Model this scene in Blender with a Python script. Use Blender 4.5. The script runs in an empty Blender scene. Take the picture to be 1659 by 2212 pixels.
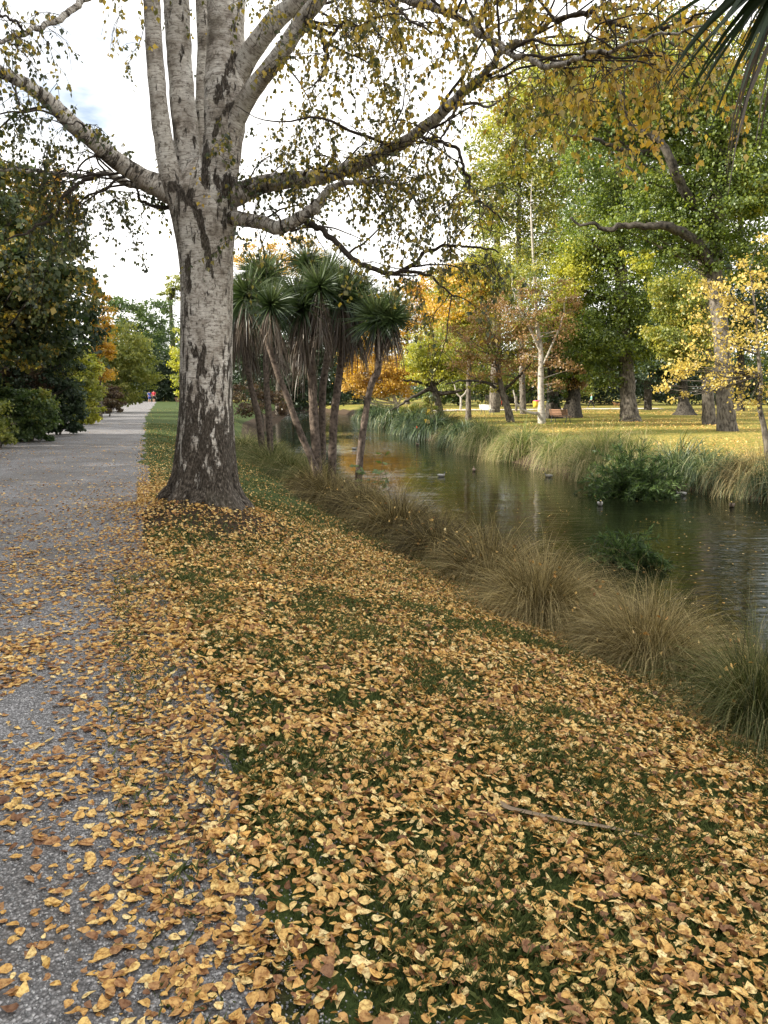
import bpy, math
import numpy as np
from mathutils import Vector

# ------------------------------------------------------------------ camera, world, sun, exposure
scene = bpy.context.scene
EYE = 1.55
PITCH = math.radians(8.6)
F = 1719.0            # focal length in units of a 1659 x 2212 view
cam_data = bpy.data.cameras.new("camera")
cam = bpy.data.objects.new("camera", cam_data)
scene.collection.objects.link(cam)
cam.location = (0, 0, EYE)
cam.rotation_euler = (math.radians(90) - PITCH, 0, 0)
cam_data.sensor_fit = 'VERTICAL'
cam_data.sensor_height = 24
cam_data.lens = 24 * F / 2212
cam_data.clip_start = 0.05
cam_data.clip_end = 3000
scene.camera = cam

SUN_EL = math.radians(24)
LIGHT = np.array([0.975, 0.2])          # horizontal direction the sunlight travels
LIGHT = LIGHT / np.linalg.norm(LIGHT)
world = bpy.data.worlds.new("World")
scene.world = world
world.use_nodes = True
wn = world.node_tree.nodes
wl = world.node_tree.links
wn.clear()
sky = wn.new('ShaderNodeTexSky')
sky.sky_type = 'NISHITA'
sky.sun_disc = False
sky.sun_elevation = SUN_EL
sky.sun_rotation = math.atan2(-LIGHT[0], -LIGHT[1])
sky.air_density = 1.0
sky.dust_density = 1.5
geo = wn.new('ShaderNodeTexCoord')
mp = wn.new('ShaderNodeMapping')
mp.inputs['Scale'].default_value = (1.0, 1.0, 2.6)
nz = wn.new('ShaderNodeTexNoise')
nz.inputs['Scale'].default_value = 2.2
nz.inputs['Detail'].default_value = 7
nz.inputs['Roughness'].default_value = 0.55
rp = wn.new('ShaderNodeValToRGB')
rp.color_ramp.elements[0].position = 0.32
rp.color_ramp.elements[1].position = 0.485
mx = wn.new('ShaderNodeMixRGB')
mx.inputs['Color2'].default_value = (11.0, 10.8, 10.4, 1)
bg = wn.new('ShaderNodeBackground')
bg.inputs['Strength'].default_value = 0.085
wo = wn.new('ShaderNodeOutputWorld')
wl.new(geo.outputs['Generated'], mp.inputs['Vector'])
wl.new(mp.outputs['Vector'], nz.inputs['Vector'])
wl.new(nz.outputs['Fac'], rp.inputs['Fac'])
wl.new(rp.outputs['Color'], mx.inputs['Fac'])
wl.new(sky.outputs['Color'], mx.inputs['Color1'])
wl.new(mx.outputs['Color'], bg.inputs['Color'])
wl.new(bg.outputs['Background'], wo.inputs['Surface'])

sd = bpy.data.lights.new("sun", 'SUN')
sun = bpy.data.objects.new("sun", sd)
scene.collection.objects.link(sun)
sd.energy = 5.0
sd.angle = math.radians(0.53)
sd.color = (1.0, 0.92, 0.78)
ldir = Vector((LIGHT[0] * math.cos(SUN_EL), LIGHT[1] * math.cos(SUN_EL), -math.sin(SUN_EL)))
sun.rotation_euler = ldir.to_track_quat('-Z', 'Y').to_euler()
sun.location = (-30, -10, 30)

scene.view_settings.view_transform = 'Standard'
scene.view_settings.look = 'None'
scene.view_settings.gamma = 1
scene.view_settings.exposure = 1.32
scene.render.engine = 'CYCLES'
scene.cycles.max_bounces = 8
scene.cycles.diffuse_bounces = 4
scene.cycles.transmission_bounces = 4

rng = np.random.default_rng(11)
COL = scene.collection

# ------------------------------------------------------------------ helpers
def W(u, v, Y):
    """point at depth-plane y=Y seen through view coordinate (u, v)"""
    cx = (u - 829.5) / F
    cy = (1106 - v) / F
    dy = math.cos(PITCH) + cy * math.sin(PITCH)
    dz = -math.sin(PITCH) + cy * math.cos(PITCH)
    t = Y / dy
    return np.array([cx * t, Y, EYE + dz * t])

def px(w, Y):                       # size in metres of w view units at depth Y
    return w * Y / F

def smooth(a, b, x):
    t = np.clip((x - a) / (b - a), 0, 1)
    return t * t * (3 - 2 * t)

_perm = np.random.default_rng(5).random((256, 256))
def vnoise(x, y, sc=1.0, seed=0):
    x = np.asarray(x, float) * sc + seed * 17.3
    y = np.asarray(y, float) * sc + seed * 31.7
    xi = np.floor(x).astype(int); yi = np.floor(y).astype(int)
    fx = x - xi; fy = y - yi
    fx = fx * fx * (3 - 2 * fx); fy = fy * fy * (3 - 2 * fy)
    g = lambda a, b: _perm[a & 255, b & 255]
    return (g(xi, yi) * (1 - fx) + g(xi + 1, yi) * fx) * (1 - fy) + (g(xi, yi + 1) * (1 - fx) + g(xi + 1, yi + 1) * fx) * fy

def fnoise(x, y, sc=1.0, seed=0):
    return (vnoise(x, y, sc, seed) * .55 + vnoise(x, y, sc * 2.1, seed + 1) * .3 + vnoise(x, y, sc * 4.3, seed + 2) * .15)

def X0(y):      # right edge of the path
    return np.interp(y, [-30, 0, 1.76, 2.35, 3.4, 6, 10.5, 23.7, 50, 123, 600],
                     [9, 0.35, -0.26, -0.55, -0.95, -1.8, -3.3, -7.3, -15.0, -35.0, -170])
def XN(y):      # near edge of the water
    return np.interp(y, [-30, 0, 10.5, 23.7, 30, 40, 60, 98, 120, 600], [14.6, 5.95, 2.3, -1.7, -3.4, -5.6, -9.0, -12, -14, -60])
def XF(y):      # far edge of the water
    return np.interp(y, [-30, 5, 15, 22.5, 28, 41, 63, 109, 122, 135, 600], [22, 14.5, 12.5, 10.9, 7.3, 4.1, 0.9, -5, -9.5, -15, -200])
WATER = -1.5
TREE = W(440, 1080, 10.0)

def H(x, y):
    x = np.asarray(x, float); y = np.asarray(y, float)
    n = XN(y); f = XF(y)
    dn = n - x; df = x - f
    hn = np.interp(dn, [-2.5, 0, .4, 1.2, 2.0, 3.5, 5.2, 8], [-2.3, -1.55, -1.25, -.86, -.68, -.32, -.05, 0])
    hf = np.interp(df, [-2.5, 0, .4, 1.2, 4, 10, 40], [-2.3, -1.55, -1.2, -.85, -.6, -.5, -.42])
    h = np.where(x < (n + f) / 2, hn, hf)
    k = smooth(124, 150, y)
    h = h * (1 - k) - 0.15 * k
    r = np.hypot(x - TREE[0] - .1, y - 9.9)
    h = h + 0.32 * np.exp(-(r / 1.25) ** 2)
    left = smooth(0, 3, (X0(y) - 4.5) - x)
    h = h + left * 0.15
    h = h + (fnoise(x, y, .8, 3) - .5) * 0.05 * smooth(0, 1, np.abs(x - X0(y) + 2.2) - 1.8)
    return h

def GND(u, v):
    """first hit of the view ray with the terrain"""
    cx = (u - 829.5) / F; cy = (1106 - v) / F
    dy = math.cos(PITCH) + cy * math.sin(PITCH); dz = -math.sin(PITCH) + cy * math.cos(PITCH)
    t = np.concatenate([np.arange(1.2, 30, .01), np.arange(30, 300, .1)])
    z = EYE + dz * t
    hh = H(cx * t, dy * t)
    i = int(np.argmax(z <= hh))
    return np.array([cx * t[i], dy * t[i], hh[i]])

def set_attr(me, name, arr, domain):
    a = me.attributes.new(name, 'FLOAT', domain)
    a.data.foreach_set('value', np.ascontiguousarray(arr, dtype=np.float32))

def build(name, chunks, mat, parent=None, smoothf=False, loc=None):
    """chunks: list of (V, F, face_rnd or None, vert_vec or None, vert_dark or None)"""
    Vs, loops, sizes, rnds, bks, darks = [], [], [], [], [], []
    off = 0
    for c in chunks:
        V, Fc = c[0], c[1]
        rnd = c[2] if len(c) > 2 else None
        bk = c[3] if len(c) > 3 else None
        dk = c[4] if len(c) > 4 else None
        V = np.asarray(V, float); Fc = np.asarray(Fc)
        if len(Fc) == 0: continue
        Vs.append(V); loops.append((Fc + off).ravel()); sizes.append(np.full(len(Fc), Fc.shape[1]))
        rnds.append(np.full(len(Fc), 0.5) if rnd is None else np.broadcast_to(rnd, (len(Fc),)))
        bks.append(V if bk is None else bk)
        darks.append(np.zeros(len(V)) if dk is None else dk)
        off += len(V)
    V = np.concatenate(Vs); L = np.concatenate(loops); S = np.concatenate(sizes)
    if loc is not None: V = V - np.asarray(loc)
    me = bpy.data.meshes.new(name)
    me.vertices.add(len(V)); me.vertices.foreach_set('co', V.astype(np.float32).ravel())
    me.loops.add(len(L)); me.loops.foreach_set('vertex_index', L.astype(np.int32))
    me.polygons.add(len(S))
    st = np.concatenate([[0], np.cumsum(S)[:-1]])
    me.polygons.foreach_set('loop_start', st.astype(np.int32))
    if smoothf: me.polygons.foreach_set('use_smooth', np.ones(len(S), bool))
    me.update(calc_edges=True)
    set_attr(me, 'rnd', np.concatenate(rnds), 'FACE')
    a = me.attributes.new('bk', 'FLOAT_VECTOR', 'POINT')
    a.data.foreach_set('vector', np.concatenate(bks).astype(np.float32).ravel())
    set_attr(me, 'dark', np.concatenate(darks), 'POINT')
    me.materials.append(mat)
    o = bpy.data.objects.new(name, me)
    COL.objects.link(o)
    if loc is not None: o.location = loc
    if parent is not None:
        o.parent = parent
        if loc is None:
            o.location = -np.array(parent.location)   # vertices are in world space
    return o

def tag(o, label=None, cat=None, group=None, kind=None):
    if label: o['label'] = label
    if cat: o['category'] = cat
    if group: o['group'] = group
    if kind: o['kind'] = kind
    return o

def thing(name, loc, label, cat, group=None):
    o = bpy.data.objects.new(name, None)
    COL.objects.link(o)
    o.location = tuple(float(a) for a in loc)
    o.empty_display_size = 0.3
    return tag(o, label, cat, group)

def catmull(P, n):
    P = np.asarray(P, float)
    Q = np.vstack([2 * P[0] - P[1], P, 2 * P[-1] - P[-2]])
    out = []
    for i in range(1, len(Q) - 2):
        t = np.linspace(0, 1, n, endpoint=False)[:, None]
        a, b, c, d = Q[i - 1], Q[i], Q[i + 1], Q[i + 2]
        out.append(.5 * (2 * b + (c - a) * t + (2 * a - 5 * b + 4 * c - d) * t ** 2 + (3 * b - a - 3 * c + d) * t ** 3))
    out.append(P[-1:])
    return np.vstack(out)

def tube(P, R, sides=8, cap=True, rough=0.0, seed=0):
    P = np.asarray(P, float); R = np.asarray(R, float)
    T = np.gradient(P, axis=0); T /= np.linalg.norm(T, axis=1)[:, None] + 1e-9
    ref = np.array([0.31, 0.9, 0.2]) if abs(T[0][1]) < .9 else np.array([1., 0, 0])
    n = np.cross(T[0], ref); n /= np.linalg.norm(n)
    N = [n]
    for i in range(1, len(P)):
        n = N[-1] - T[i] * np.dot(N[-1], T[i]); n /= np.linalg.norm(n) + 1e-9
        N.append(n)
    N = np.array(N); B = np.cross(T, N)
    a = np.arange(sides) / sides * 2 * np.pi
    L = np.concatenate([[0], np.cumsum(np.linalg.norm(np.diff(P, axis=0), axis=1))])
    rr = R[:, None] * np.ones(sides)
    if rough:
        rr = rr * (1 + rough * (fnoise(L[:, None] * 6 + seed, np.cos(a)[None] * 1.3 + 3 + np.sin(a)[None] * 2.1, 1.0, seed) - .5) * 2)
    V = P[:, None] + rr[..., None] * (np.cos(a)[None, :, None] * N[:, None] + np.sin(a)[None, :, None] * B[:, None])
    bk = np.stack([rr * np.cos(a), rr * np.sin(a), np.repeat((L + seed * 3.7)[:, None], sides, 1)], -1)
    m = len(P)
    i = np.arange(m - 1)[:, None] * sides; j = np.arange(sides)[None]
    Fq = np.stack([i + j, i + (j + 1) % sides, i + sides + (j + 1) % sides, i + sides + j], -1).reshape(-1, 4)
    return V.reshape(-1, 3), Fq, None, bk.reshape(-1, 3)

def unit(v):
    v = np.asarray(v, float)
    return v / (np.linalg.norm(v, axis=-1, keepdims=True) + 1e-9)

def frames(tip, nrm):
    """columns: side, tip, normal"""
    tip = unit(tip)
    side = unit(np.cross(tip, nrm)); n = np.cross(side, tip)
    return np.stack([side, tip, n], -1)

def scatter(TV, TF, P, R, S, curl=None, rnd=None):
    n = len(P); TV = np.asarray(TV, float)
    V = np.broadcast_to(TV, (n,) + TV.shape).copy()
    if curl is not None:
        V[..., 2] += curl[:, None] * (TV[:, 0] ** 2 * 1.4 + (TV[:, 1] - .5) ** 2 * .8)[None]
    V = V * np.asarray(S).reshape(n, 1, 1)
    V = np.einsum('nij,nkj->nki', R, V) + P[:, None]
    k = TV.shape[0]; TF = np.asarray(TF)
    Fc = (TF[None] + (np.arange(n) * k)[:, None, None]).reshape(-1, TF.shape[1])
    r = None if rnd is None else np.repeat(rnd, len(TF))
    return V.reshape(-1, 3), Fc, r

# leaf templates (unit length)
LEAF10_V = [(0, 0, 0), (0, .33, 0), (0, .66, 0), (0, 1, 0), (-.28, .07, 0), (-.41, .32, .02), (-.25, .66, .01), (.28, .07, 0), (.41, .32, .02), (.25, .66, .01), (0, -.28, .03), (.02, -.28, .03)]
LEAF10_F = [(0, 1, 4), (4, 1, 5), (1, 6, 5), (1, 2, 6), (2, 3, 6), (0, 7, 1), (7, 8, 1), (1, 8, 9), (1, 9, 2), (2, 9, 3), (0, 10, 11)]
LEAF4_V = [(0, 0, 0), (-.4, .32, .03), (0, 1, 0), (.4, .32, .03), (0, .5, -.03)]
LEAF4_F = [(0, 4, 1), (1, 4, 2), (0, 3, 4), (3, 2, 4)]
QUAD_V = [(0, 0, 0), (-.38, .42, .05), (0, 1, 0), (.38, .42, .05)]
QUAD_F = [(0, 3, 2, 1)]

# ------------------------------------------------------------------ materials
def newmat(name):
    m = bpy.data.materials.new(name); m.use_nodes = True
    nt = m.node_tree; nt.nodes.clear()
    out = nt.nodes.new('ShaderNodeOutputMaterial')
    return m, nt, out

def ramp(nt, stops, interp='LINEAR'):
    r = nt.nodes.new('ShaderNodeValToRGB')
    cr = r.color_ramp; cr.interpolation = interp
    while len(cr.elements) < len(stops): cr.elements.new(0.5)
    for e, (p, c) in zip(cr.elements, stops):
        e.position = p
        e.color = (c[0], c[1], c[2], 1) if hasattr(c, '__len__') else (c, c, c, 1)
    return r

def noise(nt, vec, scale, detail=4, rough=.5, map_scale=None):
    if map_scale is not None:
        m = nt.nodes.new('ShaderNodeMapping'); m.inputs['Scale'].default_value = map_scale
        nt.links.new(vec, m.inputs['Vector']); vec = m.outputs['Vector']
    n = nt.nodes.new('ShaderNodeTexNoise')
    n.inputs['Scale'].default_value = scale; n.inputs['Detail'].default_value = detail; n.inputs['Roughness'].default_value = rough
    nt.links.new(vec, n.inputs['Vector'])
    return n.outputs['Fac']

def mixc(nt, fac, a, b, mode='MIX'):
    m = nt.nodes.new('ShaderNodeMixRGB'); m.blend_type = mode
    for s, val in (('Fac', fac), ('Color1', a), ('Color2', b)):
        if hasattr(val, 'is_output'): nt.links.new(val, m.inputs[s])
        elif hasattr(val, '__len__'): m.inputs[s].default_value = (val[0], val[1], val[2], 1)
        else: m.inputs[s].default_value = val
    return m.outputs['Color']

def mathn(nt, op, a, b=None, clamp=False):
    m = nt.nodes.new('ShaderNodeMath'); m.operation = op; m.use_clamp = clamp
    for i, val in enumerate((a, b)):
        if val is None: continue
        if hasattr(val, 'is_output'): nt.links.new(val, m.inputs[i])
        else: m.inputs[i].default_value = val
    return m.outputs[0]

def attr(nt, name, out='Fac'):
    a = nt.nodes.new('ShaderNodeAttribute'); a.attribute_name = name
    return a.outputs[out]

def leafmat(name, cols, transl=.35, gloss=.06, rough=.5):
    m, nt, out = newmat(name)
    n = len(cols)
    r = ramp(nt, [(i / (n - 1), c) for i, c in enumerate(cols)])
    nt.links.new(attr(nt, 'rnd'), r.inputs['Fac'])
    d = nt.nodes.new('ShaderNodeBsdfDiffuse'); nt.links.new(r.outputs['Color'], d.inputs['Color'])
    t = nt.nodes.new('ShaderNodeBsdfTranslucent')
    hs = nt.nodes.new('ShaderNodeHueSaturation'); hs.inputs['Value'].default_value = 1.35; hs.inputs['Saturation'].default_value = 1.1
    nt.links.new(r.outputs['Color'], hs.inputs['Color']); nt.links.new(hs.outputs['Color'], t.inputs['Color'])
    mx_ = nt.nodes.new('ShaderNodeMixShader'); mx_.inputs['Fac'].default_value = transl
    nt.links.new(d.outputs[0], mx_.inputs[1]); nt.links.new(t.outputs[0], mx_.inputs[2])
    g = nt.nodes.new('ShaderNodeBsdfGlossy'); g.inputs['Roughness'].default_value = rough; g.inputs['Color'].default_value = (.8, .85, .9, 1)
    m2 = nt.nodes.new('ShaderNodeMixShader'); m2.inputs['Fac'].default_value = gloss
    nt.links.new(mx_.outputs[0], m2.inputs[1]); nt.links.new(g.outputs[0], m2.inputs[2])
    nt.links.new(m2.outputs[0], out.inputs['Surface'])
    return m

def plain(name, col, rough=.7, var=.25, scale=8, metallic=0):
    m, nt, out = newmat(name)
    tc = nt.nodes.new('ShaderNodeTexCoord')
    nf = noise(nt, tc.outputs['Object'], scale, 5)
    r = ramp(nt, [(.3, [c * (1 - var) for c in col]), (.7, [min(1, c * (1 + var)) for c in col])])
    nt.links.new(nf, r.inputs['Fac'])
    b = nt.nodes.new('ShaderNodeBsdfPrincipled')
    b.inputs['Roughness'].default_value = rough; b.inputs['Metallic'].default_value = metallic
    nt.links.new(r.outputs['Color'], b.inputs['Base Color'])
    bu = nt.nodes.new('ShaderNodeBump'); bu.inputs['Strength'].default_value = .3; bu.inputs['Distance'].default_value = .01
    nt.links.new(nf, bu.inputs['Height']); nt.links.new(bu.outputs['Normal'], b.inputs['Normal'])
    nt.links.new(b.outputs[0], out.inputs['Surface'])
    return m

def barkmat(name, pale, dark, fiss=(10, 10, 2.2), amount=.5, bump=.02):
    m, nt, out = newmat(name)
    bk = attr(nt, 'bk', 'Vector')
    f = noise(nt, bk, 1.0, 7, .6, fiss)
    n2 = noise(nt, bk, 3.0, 4, .6)
    r = ramp(nt, [(amount - .14, dark), (amount + .1, pale)])
    nt.links.new(f, r.inputs['Fac'])
    c = mixc(nt, .5, r.outputs['Color'], mixc(nt, n2, (.35, .33, .3), (1.5, 1.5, 1.5)), 'MULTIPLY')
    b = nt.nodes.new('ShaderNodeBsdfPrincipled'); b.inputs['Roughness'].default_value = .9; b.inputs['Specular IOR Level'].default_value = .2
    nt.links.new(c, b.inputs['Base Color'])
    bu = nt.nodes.new('ShaderNodeBump'); bu.inputs['Strength'].default_value = .9; bu.inputs['Distance'].default_value = bump
    nt.links.new(f, bu.inputs['Height']); nt.links.new(bu.outputs['Normal'], b.inputs['Normal'])
    nt.links.new(b.outputs[0], out.inputs['Surface'])
    return m

def birchmat(name, limb=False):
    m, nt, out = newmat(name)
    bk = attr(nt, 'bk', 'Vector')
    tone = noise(nt, bk, 3.1, 6, .68)
    pale = ramp(nt, [(.32, (.16, .135, .11)), (.42, (.40, .36, .315)), (.53, (.62, .585, .535)), (.68, (.80, .775, .73))])
    nt.links.new(tone, pale.inputs['Fac'])
    # peeling horizontal streaks and lenticels
    st = noise(nt, bk, 1.0, 6, .72, (10, 10, 62) if not limb else (7, 7, 70))
    sr = ramp(nt, [(.36, (.22, .19, .17)), (.47, (.80, .78, .76)), (.60, (1.0, 1.0, 1.0)), (.70, (1.5, 1.46, 1.42))])
    nt.links.new(st, sr.inputs['Fac'])
    c = mixc(nt, .9, pale.outputs['Color'], sr.outputs['Color'], 'MULTIPLY')
    blot = noise(nt, bk, 1.0, 6, .7, (16, 16, 22))
    blr = ramp(nt, [(.54, 0.0), (.60, .8)]); nt.links.new(blot, blr.inputs['Fac'])
    c = mixc(nt, blr.outputs['Color'], c, (.15, .125, .10))
    # dark rugged bark: vertical fissured patches on the trunk, rings on the boughs
    fi = noise(nt, bk, 1.0, 8, .66, (13, 13, 4.6) if not limb else (3.5, 3.5, 17))
    fine = noise(nt, bk, 1.0, 5, .65, (58, 58, 22))
    k = mathn(nt, 'ADD', mathn(nt, 'MULTIPLY', mathn(nt, 'SUBTRACT', fi, .5), 1.5), mathn(nt, 'MULTIPLY', attr(nt, 'dark'), .34))
    k = mathn(nt, 'ADD', k, mathn(nt, 'MULTIPLY', mathn(nt, 'SUBTRACT', fine, .5), .30))
    dr = ramp(nt, [(.085 if not limb else .06, 0.0), (.135 if not limb else .12, 1.0)])
    nt.links.new(k, dr.inputs['Fac'])
    darkc = ramp(nt, [(.33, (.018, .015, .012)), (.50, (.07, .057, .045)), (.62, (.17, .145, .12)), (.72, (.36, .33, .29))])
    nt.links.new(fine, darkc.inputs['Fac'])
    c = mixc(nt, dr.outputs['Color'], c, darkc.outputs['Color'])
    # green-grey algae film
    al = noise(nt, bk, 1.6, 3)
    ar = ramp(nt, [(.55, 0.0), (.8, .3)]); nt.links.new(al, ar.inputs['Fac'])
    c = mixc(nt, ar.outputs['Color'], c, (.16, .15, .10))
    b = nt.nodes.new('ShaderNodeBsdfPrincipled'); b.inputs['Roughness'].default_value = .8; b.inputs['Specular IOR Level'].default_value = .25
    nt.links.new(c, b.inputs['Base Color'])
    hgt = mathn(nt, 'ADD', mathn(nt, 'MULTIPLY', st, .25), mathn(nt, 'MULTIPLY', mathn(nt, 'MULTIPLY', dr.outputs['Color'], fine), 1.2))
    bu = nt.nodes.new('ShaderNodeBump'); bu.inputs['Strength'].default_value = 1; bu.inputs['Distance'].default_value = .035
    nt.links.new(hgt, bu.inputs['Height']); nt.links.new(bu.outputs['Normal'], b.inputs['Normal'])
    nt.links.new(b.outputs[0], out.inputs['Surface'])
    return m

M = {}
M['birch'] = birchmat('birch_bark')
M['birch_limb'] = birchmat('birch_limb_bark', True)
M['twig'] = plain('twig_bark', (.045, .034, .026), .9)
M['bark'] = barkmat('grey_brown_bark', (.17, .15, .125), (.03, .025, .02), (9, 9, 3.5), .5, .04)
M['bark_dark'] = barkmat('dark_bark', (.075, .066, .054), (.014, .012, .010), (9, 9, 5), .5, .04)
M['bark_pale'] = barkmat('pale_bark', (.36, .33, .29), (.12, .10, .08), (4, 4, 6), .42)
M['cordy_bark'] = barkmat('corky_bark', (.13, .10, .08), (.035, .027, .022), (14, 14, 12), .5)
M['birch_leaf'] = leafmat('birch_leaf', [(.045, .06, .02), (.09, .10, .028), (.24, .21, .045), (.48, .36, .07), (.66, .49, .12), (.60, .38, .08)], .55, .05)
M['litter'] = leafmat('fallen_leaf', [(.12, .06, .036), (.28, .145, .07), (.48, .275, .105), (.64, .39, .12), (.73, .52, .19), (.80, .66, .34)], .12, .02, .5)
def spot(mname, sc, lo, hi):
    nt = M[mname].node_tree
    r = [n for n in nt.nodes if n.type == 'VALTORGB'][0]
    tc = nt.nodes.new('ShaderNodeTexCoord')
    nf = noise(nt, tc.outputs['Object'], sc, 4, .65)
    rr = ramp(nt, [(.38, lo), (.55, (1, 1, 1)), (.75, hi)]); nt.links.new(nf, rr.inputs['Fac'])
    c = mixc(nt, 1.0, r.outputs['Color'], rr.outputs['Color'], 'MULTIPLY')
    for l in list(nt.links):
        if l.from_node == r and l.to_node.type in ('BSDF_DIFFUSE', 'HUE_SAT'):
            nt.links.new(c, l.to_socket)
spot('litter', 70, (.50, .38, .30), (1.18, 1.16, 1.1))
M['grass'] = leafmat('grass_blade', [(.032, .048, .017), (.075, .10, .032), (.17, .19, .07)], .3, .02)
M['strawgreen'] = leafmat('tussock_green', [(.03, .036, .012), (.065, .08, .022), (.12, .135, .04), (.22, .20, .08), (.38, .33, .16)], .25, .02)
M['straw'] = leafmat('tussock_straw', [(.036, .028, .011), (.09, .070, .026), (.175, .135, .055), (.30, .235, .10), (.46, .375, .18)], .2, .02)
M['farstraw'] = leafmat('tussock_mop', [(.06, .085, .022), (.11, .15, .035), (.19, .23, .06), (.34, .30, .13), (.48, .38, .20)], .3, .03)
M['flax'] = leafmat('flax_leaf', [(.02, .04, .012), (.045, .075, .02), (.08, .12, .035), (.17, .19, .07), (.30, .29, .15)], .2, .05)
M['cordy'] = leafmat('sword_leaf', [(.014, .027, .009), (.030, .051, .015), (.058, .084, .025), (.14, .16, .06)], .15, .04, .4)
M['dead'] = leafmat('dead_sword_leaf', [(.04, .028, .018), (.085, .06, .04), (.15, .115, .08), (.28, .24, .185)], .1, .04)
M['willow'] = leafmat('lance_leaf', [(.022, .042, .014), (.05, .085, .024), (.11, .16, .045)], .35, .02)
def FM(name, cols, tr=.38): 
    M[name] = leafmat(name, cols, tr, .04)
FM('oak_green', [(.035, .06, .012), (.085, .125, .02), (.16, .205, .03), (.28, .31, .045)], .45)
FM('dark_green', [(.014, .028, .012), (.028, .048, .018), (.05, .075, .024)], .25)
FM('yellow_green', [(.14, .17, .025), (.26, .28, .035), (.40, .39, .05), (.48, .44, .07)], .45)
FM('mixed_green', [(.06, .09, .016), (.15, .18, .028), (.32, .31, .05), (.46, .38, .07)], .45)
FM('gold', [(.26, .16, .03), (.42, .26, .04), (.55, .34, .05), (.60, .42, .09)], .45)
FM('orange', [(.30, .18, .04), (.46, .29, .06), (.58, .41, .09)], .45)
FM('rust', [(.10, .06, .028), (.20, .115, .045), (.32, .19, .07), (.32, .28, .08)], .35)
FM('pale_gold', [(.20, .15, .04), (.38, .29, .07), (.56, .43, .11), (.66, .54, .18)], .45)
FM('magnolia', [(.016, .028, .010), (.028, .048, .014), (.045, .068, .018), (.075, .095, .024), (.10, .11, .028), (.36, .26, .045), (.48, .35, .06)], .3)
FM('olive', [(.08, .105, .022), (.16, .19, .035), (.26, .27, .055), (.36, .33, .08)], .42)
FM('shrub_green', [(.022, .045, .014), (.05, .085, .02), (.09, .135, .032), (.16, .20, .05)])
FM('brown_shrub', [(.03, .02, .012), (.07, .04, .02), (.11, .07, .03), (.09, .085, .03)])

# gravel
def gravelmat():
    m, nt, out = newmat('gravel')
    tc = nt.nodes.new('ShaderNodeTexCoord'); o = tc.outputs['Object']
    vo = nt.nodes.new('ShaderNodeTexVoronoi'); vo.inputs['Scale'].default_value = 95
    nt.links.new(o, vo.inputs['Vector'])
    sep = nt.nodes.new('ShaderNodeSeparateColor'); nt.links.new(vo.outputs['Color'], sep.inputs['Color'])
    r = ramp(nt, [(0, (.11, .108, .11)), (.45, (.205, .20, .205)), (.8, (.33, .325, .33)), (1, (.55, .54, .55))])
    nt.links.new(sep.outputs[0], r.inputs['Fac'])
    ed = ramp(nt, [(0, 1.0), (.75, .25)]); nt.links.new(mathn(nt, 'MULTIPLY', vo.outputs['Distance'], 1.1), ed.inputs['Fac'])
    c = mixc(nt, .8, r.outputs['Color'], ed.outputs['Color'], 'MULTIPLY')
    big = noise(nt, o, .7, 5, .6)
    br = ramp(nt, [(.35, (.72, .69, .66)), (.65, (1.25, 1.25, 1.27))]); nt.links.new(big, br.inputs['Fac'])
    c = mixc(nt, 1, c, br.outputs['Color'], 'MULTIPLY')
    dirt = noise(nt, o, 1.7, 6, .65)
    dr = ramp(nt, [(.56, 0.0), (.72, .55)]); nt.links.new(dirt, dr.inputs['Fac'])
    c = mixc(nt, dr.outputs['Color'], c, (.10, .085, .07))
    b = nt.nodes.new('ShaderNodeBsdfPrincipled'); b.inputs['Roughness'].default_value = .85
    nt.links.new(c, b.inputs['Base Color'])
    bu = nt.nodes.new('ShaderNodeBump'); bu.invert = True; bu.inputs['Strength'].default_value = 1; bu.inputs['Distance'].default_value = .006
    nt.links.new(vo.outputs['Distance'], bu.inputs['Height']); nt.links.new(bu.outputs['Normal'], b.inputs['Normal'])
    nt.links.new(b.outputs[0], out.inputs['Surface'])
    return m
M['gravel'] = gravelmat()

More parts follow.
